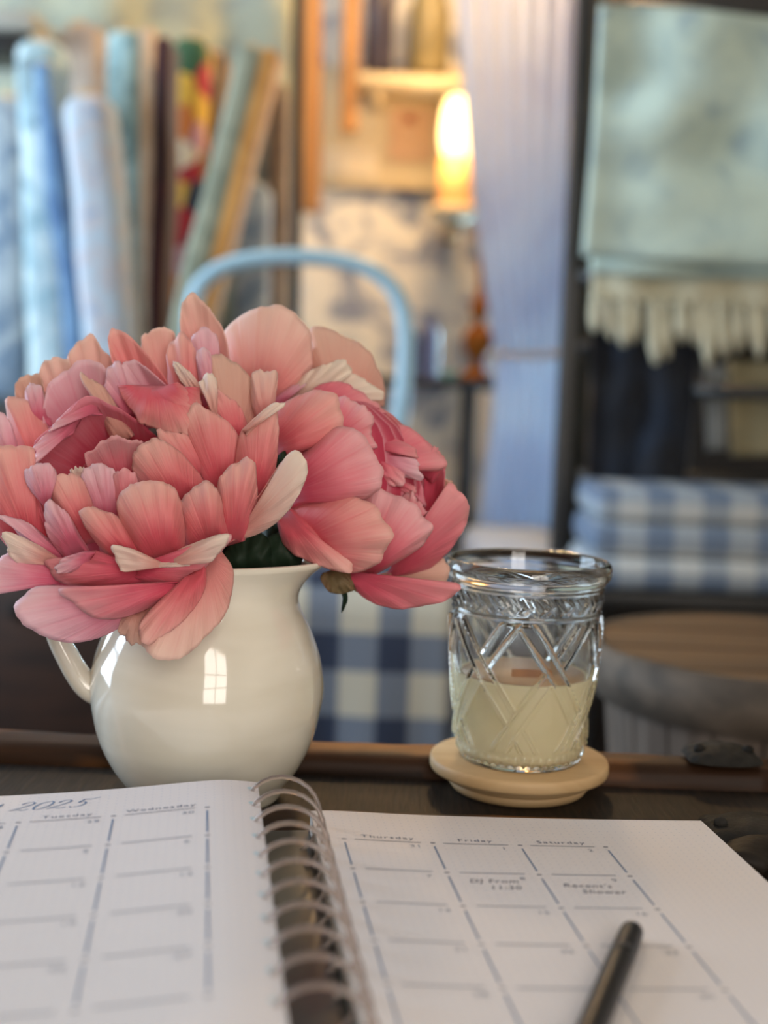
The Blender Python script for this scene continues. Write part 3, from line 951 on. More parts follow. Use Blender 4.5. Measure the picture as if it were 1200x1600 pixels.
# the deep hollow petal with its ruffled lilac rim
A([(520,960),(260,830),(150,760),(138,690),(170,645)], [(700,900),(690,700),(610,610),(540,555),(450,508),(350,488)], 0.652, 0.618, 'deep', -0.020, ruf=0.001)
A([(300,640),(200,700),(150,760),(146,735)], [(360,540),(300,545),(215,610),(140,690),(146,735)], 0.626, 0.612, 'lilac', 0.003, ruf=0.002)
A([(430,560),(330,560),(240,610),(205,625)], [(400,510),(350,488),(290,525),(230,590),(205,625)], 0.628, 0.615, 'lilac', 0.003, ruf=0.002)
# right inner petals
A([(840,900),(795,720),(768,590),(815,498)], [(1010,880),(1010,700),(960,590),(815,498)], 0.632, 0.624, 'coral', 0.008)
A([(820,850),(725,750),(668,665),(665,620)], [(900,850),(870,770),(790,650),(665,620)], 0.630, 0.622, 'coral', 0.006)
A([(430,900),(358,750),(366,712),(420,670),(480,656)], [(620,880),(605,740),(590,668),(480,656)], 0.628, 0.618, 'pink', -0.006, ruf=0.002)
A([(640,980),(562,820),(560,715),(600,670),(650,650)], [(880,900),(830,800),(740,700),(650,650)], 0.624, 0.612, 'coral', 0.010, ruf=0.0022)
A([(400,1020),(348,870),(343,790),(408,760)], [(510,1020),(500,870),(486,790),(408,760)], 0.618, 0.608, 'lilac', 0.006)
A([(490,1030),(468,880),(477,805),(520,776)], [(585,1020),(575,870),(566,805),(520,776)], 0.616, 0.606, 'pink', 0.005)
A([(300,830),(285,810),(300,780),(325,778)], [(360,860),(355,830),(350,790),(325,778)], 0.616, 0.610, 'cream', 0.002)
A([(340,1100),(235,940),(203,850),(265,793)], [(420,1080),(385,920),(345,830),(265,793)], 0.616, 0.602, 'coral', 0.009)
A([(800,1160),(735,1050),(742,930),(850,826)], [(960,1080),(945,980),(905,860),(850,826)], 0.614, 0.598, 'coral', 0.012)
A([(920,1110),(895,960),(920,810),(1035,726)], [(1020,1080),(1068,960),(1070,800),(1035,726)], 0.616, 0.600, 'coral', 0.010)
A([(590,1185),(505,1010),(488,905),(540,850),(620,833)], [(770,1170),(770,1010),(740,880),(690,838),(620,833)], 0.606, 0.590, 'coral', 0.013)
A([(480,1180),(372,1050),(336,975),(368,938)], [(640,1180),(570,1070),(490,980),(368,938)], 0.604, 0.590, 'coral', 0.009)
# left side
A([(60,1140),(-60,980),(-90,800),(-20,695)], [(220,1120),(190,930),(150,760),(135,688),(-20,695)], 0.622, 0.610, 'coral', 0.012)
A([(240,1120),(215,1050),(150,860),(130,800)], [(200,1100),(180,960),(135,880),(130,800)], 0.616, 0.606, 'rose', 0.004)
A([(192,945),(120,860),(102,805),(148,757)], [(200,945),(218,880),(237,800),(200,762),(148,757)], 0.604, 0.598, 'lilac', 0.005)
A([(275,1160),(200,1060),(184,970),(205,906)], [(380,1130),(335,1060),(292,980),(205,906)], 0.606, 0.594, 'lilac', 0.006)
A([(260,1210),(140,1120),(50,1020),(-10,975)], [(300,1150),(200,1070),(110,1000),(-10,975)], 0.612, 0.598, 'lilac', 0.007)
A([(230,1190),(120,1172),(68,1168),(10,1052)], [(270,1170),(170,1105),(80,1060),(10,1052)], 0.602, 0.586, 'cream', 0.005)
A([(320,1290),(180,1268),(60,1284),(-40,1300)], [(280,1190),(150,1150),(40,1128),(-60,1200),(-40,1300)], 0.606, 0.592, 'lilac', 0.007)
# bowl of the front
A([(620,1250),(520,1278),(380,1285),(255,1255),(180,1165)], [(560,1160),(480,1160),(400,1122),(300,1150),(180,1165)], 0.600, 0.590, 'rose', 0.010)
A([(370,1170),(310,1205),(255,1216),(228,1185)], [(400,1126),(340,1128),(270,1150),(228,1185)], 0.590, 0.583, 'lilac', 0.004)
A([(560,1240),(660,1268),(745,1262),(860,1190),(948,1085)], [(560,1150),(640,1160),(720,1150),(830,1090),(948,1050)], 0.598, 0.586, 'pink', 0.010)
A([(700,1190),(600,1195),(515,1208),(484,1155),(468,1098)], [(690,1178),(630,1150),(560,1118),(468,1098)], 0.588, 0.580, 'cream', 0.004)
A([(560,1205),(620,1175),(690,1190),(790,1182)], [(590,1170),(640,1168),(690,1170),(790,1182)], 0.588, 0.583, 'cream', 0.002)
A([(690,1186),(770,1180),(880,1168),(950,1090)], [(692,1176),(740,1120),(850,1075),(952,1046),(950,1090)], 0.588, 0.578, 'cream', 0.005, ruf=0.0018)
# skirt petals hanging over the rim of the pitcher
A([(700,1290),(560,1400),(400,1490),(240,1496),(110,1440),(54,1368)], [(640,1270),(450,1280),(280,1270),(150,1272),(80,1320),(54,1368)], 0.606, 0.578, 'lilac', 0.010)
A([(520,1360),(494,1450),(530,1500),(588,1510)], [(640,1340),(620,1430),(588,1510)], 0.594, 0.588, 'tan', 0.004)
A([(760,1240),(640,1350),(582,1430),(592,1510),(640,1560),(705,1582)], [(920,1120),(972,1200),(966,1290),(930,1400),(870,1475),(790,1545),(705,1582)], 0.604, 0.574, 'pale', 0.008, tilt=0.006)
A([(765,1236),(650,1345),(584,1425),(590,1500)], [(860,1180),(850,1290),(760,1420),(640,1500),(590,1500)], 0.590, 0.572, 'coral', 0.006, tilt=0.004)
A([(760,1255),(640,1350),(500,1404),(390,1395),(300,1340),(234,1281)], [(752,1252),(620,1256),(480,1268),(340,1288),(234,1281)], 0.592, 0.572, 'pink', 0.010)
B = lambda *a, **k: petal(f1, ZB, *a, **k)
# right rim of the open flower
B([(120,960),(78,840),(98,690),(180,600),(262,572)], [(210,960),(258,830),(272,690),(262,572)], 0.622, 0.620, 'coral', 0.008)
B([(180,640),(152,540),(150,420),(195,394)], [(245,620),(262,490),(266,400),(195,394)], 0.640, 0.642, 'pale', 0.005)
B([(110,660),(190,585),(245,545),(305,546)], [(130,690),(220,605),(270,575),(305,546)], 0.618, 0.616, 'cream', 0.003)
B([(150,1060),(230,900),(295,795),(350,752)], [(48,1168),(200,1116),(320,1018),(395,880),(400,810),(350,752)], 0.612, 0.590, 'cream', 0.006, tilt=-0.010)
B([(60,1140),(130,1020),(210,920),(290,800)], [(48,1168),(150,1090),(240,980),(300,860),(290,800)], 0.612, 0.598, 'coral', -0.004)
tube('stem', [atY(225, 830, 0.665), atY(260, 900, 0.672), (PX + 0.004, PY + 0.004, 0.06), (PX + 0.008, PY + 0.006, 0.010)], 0.0030, m_stem, f1, 8, 16)

f2 = tag(empty('peony', atY(500, 880, 0.66)), 'half-open rose pink peony on the right, facing the glass candle', 'flower', 'peonies in the pitcher')
ellipsoid('flower_heart', atY(545, 750, 0.668), (0.038, 0.024, 0.040), PM['deep'], f2)
C = lambda *a, **k: petal(f2, ZB, *a, **k)
C([(380,560),(440,470),(560,452),(680,520),(765,600)], [(420,640),(560,590),(650,590),(720,650),(765,600)], 0.676, 0.666, 'rose', 0.008, ruf=0.003)
C([(640,560),(700,560),(745,575),(765,610)], [(640,640),(690,650),(740,640),(765,610)], 0.668, 0.664, 'rose', 0.004, ruf=0.002)
C([(980,1000),(970,900),(985,880),(1000,876)], [(1080,1060),(1112,1010),(1060,915),(1000,876)], 0.676, 0.672, 'tan', -0.004)
C([(620,800),(690,650),(770,635),(860,650),(950,730),(1022,812)], [(680,860),(780,830),(900,830),(980,845),(1022,812)], 0.672, 0.656, 'rose', 0.010, ruf=0.0045, edge=2.6)
C([(900,860),(930,770),(965,735),(985,745)], [(960,900),(1000,860),(1022,815),(985,745)], 0.666, 0.660, 'rose', 0.004, ruf=0.003)
C([(890,980),(890,860),(940,790),(985,780)], [(955,1080),(1000,980),(1015,870),(985,780)], 0.664, 0.660, 'deep', -0.006, ruf=0.002)
C([(680,820),(790,870),(880,940),(930,1010)], [(700,780),(800,810),(900,860),(930,1010)], 0.662, 0.660, 'deep', -0.004)
C([(660,770),(760,785),(860,770),(905,790)], [(680,700),(780,700),(880,740),(905,790)], 0.658, 0.650, 'rose', 0.006, ruf=0.003, edge=2.5)
C([(680,780),(780,860),(860,880),(895,885),(912,870)], [(700,760),(800,800),(880,790),(912,870)], 0.656, 0.646, 'lilac', 0.004, ruf=0.003)
C([(660,790),(740,890),(800,915),(830,905)], [(700,770),(770,820),(830,850),(830,905)], 0.654, 0.646, 'pink', 0.004, ruf=0.002)
C([(760,880),(830,940),(870,950),(890,940)], [(800,880),(850,900),(880,915),(890,940)], 0.656, 0.650, 'rose', 0.003)
C([(790,1060),(825,960),(870,945),(925,1010)], [(900,1100),(930,1060),(940,1030),(925,1010)], 0.656, 0.646, 'pink', 0.005)
C([(470,650),(540,520),(620,530),(690,600),(698,690)], [(520,800),(600,740),(670,750),(705,740),(698,690)], 0.660, 0.644, 'pink', 0.009, ruf=0.002)
C([(730,1330),(880,1210),(975,1090),(998,960),(1030,900)], [(760,1312),(940,1285),(1085,1130),(1122,1005),(1080,930),(1030,900)], 0.668, 0.640, 'rose', 0.010)
C([(600,1300),(640,960),(760,935),(880,990),(962,1080)], [(680,1320),(790,1260),(900,1190),(950,1130),(962,1080)], 0.660, 0.634, 'pink', 0.012)
C([(180,700),(290,545),(440,488),(530,505),(562,600)], [(230,840),(370,760),(480,730),(550,690),(562,600)], 0.660, 0.638, 'coral', 0.014)
C([(250,880),(430,720),(560,642),(660,700),(738,840)], [(320,1030),(450,990),(620,985),(720,930),(738,840)], 0.656, 0.628, 'pink', 0.016)
C([(270,1080),(330,1010),(440,955),(560,943),(690,1000),(778,1110)], [(440,1260),(520,1290),(620,1300),(710,1260),(752,1190),(778,1110)], 0.652, 0.620, 'coral', 0.014)
C([(262,1060),(300,1180),(390,1245),(500,1284),(590,1292)], [(330,1012),(430,1095),(530,1205),(592,1250),(590,1292)], 0.646, 0.624, 'coral', 0.008)
C([(650,1310),(800,1300),(930,1262),(1010,1236)], [(700,1330),(850,1345),(1000,1360),(1040,1300),(1010,1236)], 0.668, 0.660, 'tan', 0.003)
C([(560,1290),(640,1400),(760,1456),(900,1452),(1030,1420),(1085,1375)], [(580,1296),(700,1318),(880,1348),(1020,1356),(1070,1345),(1085,1375)], 0.652, 0.626, 'rose', 0.007)
tube('stem', [atY(520, 880, 0.668), atY(450, 880, 0.672), (PX + 0.020, PY + 0.010, 0.075), (PX - 0.004, PY + 0.008, 0.010)], 0.0030, m_stem, f2, 8, 16)
# withered sepals under the right flower
def blade(name, L, R, Z, d0, d1, mat, parent, bulge=0.003):
    o = petal(parent, Z, L, R, d0, d1, 'tan', bulge, edge=1.0)
    o.name = name
    o.data.materials.clear(); o.data.materials.append(mat)
    return o
blade('sepal', [(470,1300),(460,1330),(500,1385),(560,1395)], [(540,1280),(580,1310),(610,1370),(560,1395)], ZB, 0.650, 0.646, m_sepal, f2, 0.005)
blade('sepal', [(500,1290),(540,1285),(580,1340),(620,1385)], [(560,1280),(600,1310),(625,1350),(620,1385)], ZB, 0.650, 0.648, m_sepal, f2, 0.003)
blade('sepal', [(555,1390),(560,1420),(556,1450),(555,1475)], [(578,1390),(580,1420),(570,1450),(555,1475)], ZB, 0.648, 0.650, m_leaf, f2, 0.001)

f3 = tag(empty('peony', atY(450, 700, 0.70)), 'faded pale peach peony behind the two pink ones', 'flower', 'peonies in the pitcher')
ellipsoid('flower_heart', atY(450, 660, 0.715), (0.036, 0.020, 0.034), PM['tan'], f3)
D = lambda *a, **k: petal(f3, ZB, *a, **k)
D([(380,560),(385,330),(415,215),(500,215)], [(740,560),(745,460),(690,330),(610,265),(500,215)], 0.706, 0.700, 'tan', 0.014)
D([(20,560),(-10,300),(60,185),(180,118),(270,106)], [(300,560),(420,400),(424,290),(395,200),(340,135),(270,106)], 0.700, 0.688, 'pale', 0.016)
D([(250,560),(330,460),(440,385),(560,352)], [(420,560),(480,480),(560,440),(600,400),(560,352)], 0.690, 0.682, 'frill', 0.006, ruf=0.005, edge=4.5)
D([(420,520),(520,400),(620,420),(735,490)], [(470,540),(580,470),(680,510),(735,530),(735,490)], 0.690, 0.684, 'frill', 0.006, ruf=0.004, edge=3.5)
D([(240,560),(270,510),(330,470),(395,455)], [(280,570),(320,520),(370,480),(395,455)], 0.686, 0.678, 'lilac', 0.003, ruf=0.002)
tube('stem', [atY(450, 690, 0.712), atY(430, 850, 0.690), (PX + 0.012, PY + 0.016, 0.070), (PX + 0.002, PY + 0.014, 0.010)], 0.0030, m_stem, f3, 8, 16)
for L, R, d in (([(260,900),(230,840),(260,790),(300,755)], [(300,900),(300,850),(310,800),(300,755)], 0.640),
                ([(60,1260),(20,1200),(60,1120),(160,1080)], [(200,1240),(190,1180),(180,1130),(160,1080)], 0.664),
                ([(180,1260),(160,1180),(220,1100),(300,1040)], [(330,1250),(330,1180),(340,1100),(300,1040)], 0.668)):
    blade('leaf', L, R, ZB, d, d, m_leaf, f1, 0.003)
for L, R, d in (([(30,1300),(20,1240),(60,1170),(180,1120)], [(230,1290),(240,1230),(230,1160),(180,1120)], 0.640), ([(170,1300),(160,1230),(210,1150),(310,1110)], [(360,1290),(380,1230),(360,1150),(310,1110)], 0.646)):
    blade('leaf', L, R, ZB, d, d, m_leaf, f2, 0.004)

# ------------------------------------------------------------------ generic pieces of the room behind, each built at its own distance
def px(Y): return Y / FPX
def loft(name, L, R, Y, mat, parent=None, nu=30, nv=24, amp=0.0, folds=5.0, sag=0.0, thick=0.003, topy=None, wob=0.0, seed=0.0, lean=0.0):
    """hanging cloth spanned between two edges (top to bottom), with folds in depth"""
    l = catmull([(a, b, 0) for a, b in L], nv); r = catmull([(a, b, 0) for a, b in R], nv)
    v, uv = [], []
    for j in range(nv):
        t = j / (nv - 1)
        for i in range(nu):
            u = i / (nu - 1)
            q = l[j].lerp(r[j], u)
            y = Y + amp * math.sin(u * folds * 2 * math.pi + seed + 0.6 * math.sin(t * 2 + seed)) * (0.55 + 0.45 * t) + lean * t
            y += wob * noise.noise(Vector((u * 3, t * 4, seed)))
            v.append(atY(q.x, q.y + sag * math.sin(u * 9 + seed) * t, y)); uv.append((u, t))
    o = put(name, pyd(name, v, grid_faces(nu, nv), uv), mat, parent)
    so = o.modifiers.new('thickness', 'SOLIDIFY'); so.thickness = thick
    return o
def pxbox(name, x0, y0, x1, y1, Y, depth, mat, parent=None, bevel=0.004, ang=0.0):
    """upright box whose front shows between those pixels; its front stands Y away"""
    c = atY((x0 + x1) / 2, (y0 + y1) / 2, Y)
    w, h = (x1 - x0) * px(Y), (y1 - y0) * px(Y)
    R = Matrix.Rotation(ang, 3, 'Y')
    return box(name, (c.x, c.y + depth / 2, c.z), (w, depth, h), mat, parent, min(bevel, w * 0.4, h * 0.4, depth * 0.4), R)
def beam(name, a, b, w, depth, Y, mat, parent=None, bevel=0.004, shift=0.0):
    """box running from pixel a to pixel b, w pixels wide, standing Y away"""
    p, q = atY(a[0], a[1], Y), atY(b[0], b[1], Y)
    d = q - p
    ang = math.atan2(d.x, -d.z)
    c = (p + q) / 2
    R = Matrix.Rotation(-ang, 3, 'Y')
    return box(name, (c.x, c.y + depth / 2 + shift, c.z), (w * px(Y), depth, d.length), mat, parent, min(bevel, w * px(Y) * 0.4), R)

m_dark = plain('dark_furniture', srgb(40, 26, 20), 0.55, srgb(64, 40, 28), 6, (1, 1, 6))
m_black = plain('black_metal', srgb(24, 24, 24), 0.45, srgb(34, 33, 32), 20)
m_paleblue = plain('pale_blue_paint', srgb(160, 196, 214), 0.35)
m_honey = wood('honey_wood', srgb(158, 108, 58), srgb(190, 142, 90), 4, 2, 0.5, 0.2)
m_board = plain('bolt_board', srgb(214, 178, 132), 0.8)

# ---- cabinet and the fabric bolts leaning on it
ctop = atY(200, 650, 2.25).z
cab = tag(empty('sideboard', (-0.62, 2.40, FLOOR)), 'dark reddish-brown wooden sideboard behind the peonies, under the fabric bolts', 'cabinet')
cx0, cx1 = -1.15, -0.17
box('body', ((cx0 + cx1) / 2, 2.42, (ctop - 0.03 + FLOOR + 0.08) / 2), (cx1 - cx0 - 0.04, 0.50, ctop - 0.03 - FLOOR - 0.08), m_dark, cab, 0.004)
box('top', ((cx0 + cx1) / 2, 2.43, ctop - 0.014), (cx1 - cx0, 0.57, 0.028), m_dark, cab, 0.006)
for i in range(2):
    x = cx0 + (cx1 - cx0) * (0.27 + 0.46 * i)
    dr = box('door', (x, 2.165, (ctop + FLOOR) / 2 + 0.02), (0.42, 0.022, ctop - FLOOR - 0.18), m_dark, cab, 0.004)
    lathe('knob', [(0.004, 0), (0.006, 0.01), (0.014, 0.018), (0.012, 0.026), (0.001, 0.03)], (x + (0.16 if i == 0 else -0.16), 2.145, (ctop + FLOOR) / 2), m_iron, dr, 16)
for x in (cx0 + 0.05, cx1 - 0.05):
    for y in (2.24, 2.60):
        box('foot', (x, y, FLOOR + 0.04), (0.05, 0.05, 0.08), m_dark, cab, 0.004)
fab = {
    'floral_white': cloth('white_blue_floral', srgb(190, 208, 210), srgb(146, 178, 188), srgb(118, 132, 134), 16, (0.46, 0.60)),
    'blue': cloth('mid_blue_cloth', srgb(110, 146, 180), srgb(80, 114, 154), None, 10),
    'taupe': cloth('taupe_print', srgb(160, 144, 132), srgb(182, 166, 152), None, 16),
    'lavender': cloth('pale_lavender_print', srgb(172, 188, 202), srgb(184, 178, 182), srgb(140, 168, 196), 24),
    'aqua': cloth('pale_aqua_print', srgb(164, 196, 198), srgb(140, 172, 176), srgb(112, 140, 142), 18),
    'maroon': cloth('maroon_cloth', srgb(52, 4, 12), srgb(38, 3, 8), None, 10),
    'brown': cloth('brown_cloth', srgb(112, 92, 74), srgb(134, 112, 88), None, 14),
    'sage': cloth('sage_cloth', srgb(146, 150, 130), srgb(128, 134, 116), None, 14),
    'bluegrey': cloth('blue_grey_toile', srgb(160, 170, 176), srgb(104, 122, 140), None, 12),
}
def bright_floral():
    m, nt, b = new_mat('bright_floral_print')
    L = nt.links.new
    tc = N(nt, 'ShaderNodeTexCoord')
    vo = N(nt, 'ShaderNodeTexVoronoi', Scale=17.0)
    L(tc.outputs['Object'], vo.inputs['Vector'])
    sp = N(nt, 'ShaderNodeSeparateXYZ'); L(vo.outputs['Color'], sp.inputs[0])
    r = ramp(nt, [(0.0, srgb(236, 220, 190)), (0.18, srgb(226, 180, 70)), (0.34, srgb(60, 96, 66)), (0.48, srgb(178, 52, 62)), (0.64, srgb(206, 122, 60)), (0.78, srgb(196, 150, 160)), (0.9, srgb(50, 66, 90))], 'CONSTANT')
    L(sp.outputs[0], r.inputs[0]); L(r.outputs[0], b.inputs['Base Color'])
    b.inputs['Roughness'].default_value = 0.85
    return m
fab['bright'] = bright_floral()
def bolt(label, a, b, w, Y, kind, edge=None, depth=0.11, edge_w=22):
    """a length of cloth wound on a flat board: a soft slab, its wound layers, and the board showing at one side"""
    p, q = atY(a[0], a[1], Y), atY(b[0], b[1], Y)
    q = p + (q - p) * ((ctop - p.z) / (q.z - p.z))
    d = q - p
    ang = math.atan2(d.x, -d.z)
    R = Matrix.Rotation(-ang, 3, 'Y')
    wm = w * px(Y)
    t = tag(empty('fabric_bolt', q), label, 'fabric bolt', 'fabric bolts on the sideboard')
    c = (p + q) / 2
    lift = abs(math.sin(ang)) * wm * 0.5 + 0.002
    c = c + Vector((0, depth / 2, lift))
    me = box_mesh('wound_cloth', (wm, depth, d.length), min(wm, depth) * 0.32, 4)
    bm = bmesh.new(); bm.from_mesh(me)
    bmesh.ops.subdivide_edges(bm, edges=[e for e in bm.edges if e.calc_length() > d.length * 0.4], cuts=9)
    for vv in bm.verts:
        k = noise.noise(Vector((vv.co.z * 7, vv.co.x * 9, p.x * 30))) * 0.006
        vv.co.x += k; vv.co.y += k
    bm.to_mesh(me); bm.free()
    me.transform(Matrix.Translation(c) @ R.to_4x4())
    put('wound_cloth', me, fab[kind], t)
    if edge:
        off = R @ Vector((wm / 2 + edge_w * px(Y) / 2 - 0.004, 0, 0))
        box('board_edge', c + off + Vector((0, 0, 0.006)), (edge_w * px(Y), depth * 0.9, d.length * 0.99), edge, t, 0.006, R)
    e = R @ Vector((0, 0, d.length / 2))
    box('board_end', c + e, (wm * 0.3, depth * 0.7, 0.012), m_board, t, 0.002, R)
    return t
m_creamedge = cloth('cream_selvedge', srgb(216, 188, 158), srgb(200, 166, 132), None, 20)
m_orange = cloth('honey_cloth_edge', srgb(206, 152, 84), srgb(188, 132, 66), None, 20)
bolt('grey toile bolt of cloth at the far left edge of the shelf', (6, 150), (10, 650), 70, 2.535, 'bluegrey')
bolt('white bolt with pale blue floral print, leftmost but one on the sideboard', (54, 60), (74, 650), 66, 2.40, 'floral_white')
bolt('mid-blue bolt of cloth half hidden behind the pale lavender bolt', (64, 100), (120, 600), 28, 2.275, 'blue', depth=0.10)
bolt('taupe bolt of cloth leaning behind the pale lavender bolt', (116, 42), (206, 650), 76, 2.585, 'taupe')
bolt('pale lavender printed bolt with a narrow top leaning in front of the taupe one', (132, 150), (172, 650), 80, 2.165, 'lavender', depth=0.10)
bolt('pale aqua bolt with a cream selvedge beside the maroon bolt', (190, 45), (193, 650), 56, 2.42, 'aqua', m_creamedge)
bolt('narrow dark maroon bolt between the aqua and the bright floral bolts', (255, 58), (238, 650), 26, 2.27, 'maroon')
bolt('bright multicoloured floral bolt standing beside the maroon bolt', (297, 58), (276, 650), 50, 2.40, 'bright')
bolt('brown bolt of cloth just right of the bright floral bolt', (334, 80), (312, 650), 34, 2.53, 'brown')
bolt('sage green bolt with a honey-yellow edge leaning steeply to the right', (392, 76), (272, 560), 42, 2.155, 'sage', m_orange, depth=0.10, edge_w=26)
bolt('blue-grey toile bolt standing low behind the leaning sage bolt', (392, 285), (388, 650), 48, 2.46, 'bluegrey')
bolt('thin brown bolt between the blue-grey bolt and the black post', (432, 130), (428, 650), 30, 2.59, 'brown')
hang = cloth('sage_toile', srgb(170, 172, 150), srgb(146, 152, 140), srgb(120, 130, 128), 9, (0.4, 0.6))
tag(loft('hanging_cloth', [(-60, -60), (-60, 640)], [(462, -60), (452, 640)], 2.78, hang, amp=0.018, folds=4, wob=0.05, thick=0.004),
    'crumpled sage-grey toile cloth hanging behind the fabric bolts', 'cloth')
m_shelfgrey = plain('grey_paint', srgb(168, 166, 156), 0.7)
sh_ = tag(empty('wall_shelf', atY(10, 60, 2.5)), 'small grey shelf high at the far left edge with a dark underside', 'shelf')
pxbox('board', -80, 14, 50, 42, 2.5, 0.22, m_shelfgrey, sh_)
pxbox('bracket', -60, 42, 40, 78, 2.53, 0.16, m_black, sh_)
tag(beam('black_post', (467, -40), (456, 700), 18, 0.03, 2.70, m_black), 'thin dark post standing between the fabric bolts and the lit alcove', 'post')

# ---- alcove in the middle: honey wood frame, card, lamp, console
frame = tag(empty('timber_stand', atY(515, 200, 3.1)), 'honey-coloured upright wooden frame posts lit by the lamp', 'frame')
beam('post', (487, -60), (484, 330), 30, 0.04, 3.12, m_honey, frame)
beam('post', (552, -60), (545, 205), 26, 0.04, 3.12, m_honey, frame)
beam('rail', (470, -62), (575, -60), 22, 0.04, 3.12, m_honey, frame)
m_cream = plain('cream_paint', srgb(226, 208, 172), 0.7, srgb(216, 194, 154), 6)
struct(pxbox('trim_1', 476, 112, 742, 290, 3.26, 0.045, m_cream, None, 0.004))
shelf2 = tag(empty('plank_shelf', atY(640, 120, 3.1)), 'cream shelf board above the lamp carrying a dark and an olive bottle', 'shelf')
pxbox('board', 562, 116, 730, 130, 3.06, 0.22, m_cream, shelf2)
for x in (590, 700): pxbox('bracket', x - 7, 130, x + 7, 160, 3.14, 0.12, m_cream, shelf2)
m_inkblue = plain('dark_plum_glass', srgb(62, 56, 70), 0.3)
m_olive = plain('olive_glaze', srgb(138, 124, 84), 0.4, srgb(118, 106, 72), 8)
def vessel(name, label, cat, x, ytop, ybot, w, Y, mat, prof):
    b = atY(x, ybot, Y); h = (ybot - ytop) * px(Y); r = w * px(Y) / 2
    t = tag(empty(name, b), label, cat)
    lathe('body', [(a * r, z * h) for a, z in prof], b, mat, t, 32)
    return t, b, h, r
JAR = [(0.02, 0), (0.85, 0), (1, 0.03), (1, 0.7), (0.92, 0.8), (0.6, 0.88), (0.55, 0.97), (0.62, 1.0), (0.02, 1.0)]
t, b, h, r = vessel('bottle', 'tall dark plum bottle on the cream shelf', 'bottle', 591, -60, 116, 44, 3.12, m_inkblue, JAR)
t, b, h, r = vessel('jar', 'olive green stoneware jar on the cream shelf above the lamp', 'jar', 668, -40, 116, 62, 3.12, m_olive, [(0.02, 0), (0.9, 0), (1, 0.05), (1, 0.6), (0.8, 0.72), (0.78, 0.8), (0.9, 0.84), (0.02, 0.84)])
lathe('lid', [(0.02, h * 0.841), (r * 0.95, h * 0.841), (r * 0.9, h * 0.9), (r * 0.3, h * 0.94), (r * 0.3, h), (0.02, h)], b, m_cream, t, 32)
m_card = plain('peach_card', srgb(226, 184, 148), 0.8)
m_reddot = plain('red_ink', srgb(160, 84, 62), 0.8)
card = tag(empty('greeting_card', atY(645, 250, 3.2)), 'small peach card with a red mark fixed to the cream wall', 'card')
pxbox('sheet', 610, 172, 678, 250, 3.250, 0.004, m_card, card, 0.001)
pxbox('mark', 632, 178, 648, 192, 3.247, 0.003, m_reddot, card, 0.001)
tag(pxbox('paper_note', 506, 232, 590, 274, 3.252, 0.005, plain('cream_paper', srgb(234, 216, 186), 0.8), None, 0.001), 'blank cream paper note pinned low on the cream panel', 'note')
# lamp
LY = 3.02
def glow(name, col, power):
    m, nt, b = new_mat(name)
    b.inputs['Base Color'].default_value = col
    b.inputs['Emission Color'].default_value = col
    b.inputs['Emission Strength'].default_value = power
    return m
lb = atY(709, 345, LY)
lamp = tag(empty('candle_lamp', lb), 'glowing candle-shaped lamp with an amber sleeve on a cream dish beside the curtain', 'lamp')
u = px(LY)
lathe('dish', [(0.001, 0), (24 * u, 0), (36 * u, 10 * u), (38 * u, 22 * u), (35 * u, 22 * u), (30 * u, 12 * u), (0.001, 9 * u)], lb, m_cream, lamp, 40)
m_sleeve = glow('amber_sleeve', (1.0, 0.52, 0.16, 1), 0.35)
lathe('sleeve', [(0.001, 10 * u), (27 * u, 10 * u), (27 * u, 60 * u), (25 * u, 94 * u), (0.001, 94 * u)], lb, m_sleeve, lamp, 32)
lathe('bulb', smooth_profile([(0.001, 92 * u), (20 * u, 98 * u), (26 * u, 120 * u), (25 * u, 150 * u), (20 * u, 176 * u), (10 * u, 187 * u), (0.0005, 189 * u)], 24), lb, glow('bulb_glow', (1.0, 0.80, 0.36, 1), 2.8), lamp, 32)
box('bracket', (lb.x, (lb.y + 3.30) / 2, lb.z - 0.012), (0.035, 3.30 - lb.y, 0.022), m_honey, lamp, 0.004)
pl = bpy.data.lights.new('lamp_light', 'POINT')
pl.energy, pl.color, pl.shadow_soft_size = 3.0, (1.0, 0.62, 0.28), 0.05
plo = bpy.data.objects.new('lamp_light', pl)
COL.objects.link(plo)
plo.location = (lb.x - 0.03, lb.y - 0.10, lb.z + 140 * u)
# unseen pendant added above the frame to warm the alcove and curtain top
pc = Vector((0.16, 2.55, 1.42))
pend = tag(empty('added_pendant', pc), 'unseen pendant lamp with a cream shade, added to warm the alcove', 'lamp')
lathe('shade', [(0.05, 0.10), (0.16, -0.04), (0.163, -0.04), (0.053, 0.102), (0.05, 0.10)], pc, m_cream, pend, 40, None, False)
tube('cord', [pc + Vector((0, 0, 0.10)), Vector((pc.x, pc.y, CEIL))], 0.004, m_black, pend, 8)
lathe('bulb', smooth_profile([(0.001, 0.06), (0.014, 0.05), (0.03, 0.01), (0.02, -0.02), (0.001, -0.03)], 14), pc, glow('added_pendant_glow', (1.0, 0.72, 0.34, 1), 8.0), pend, 24)
pl2 = bpy.data.lights.new('added_pendant_light', 'POINT')
pl2.energy, pl2.color, pl2.shadow_soft_size = 28.0, (1.0, 0.64, 0.30), 0.08
plo2 = bpy.data.objects.new('added_pendant_light', pl2)
COL.objects.link(plo2)
plo2.location = pc + Vector((0, 0, -0.12))
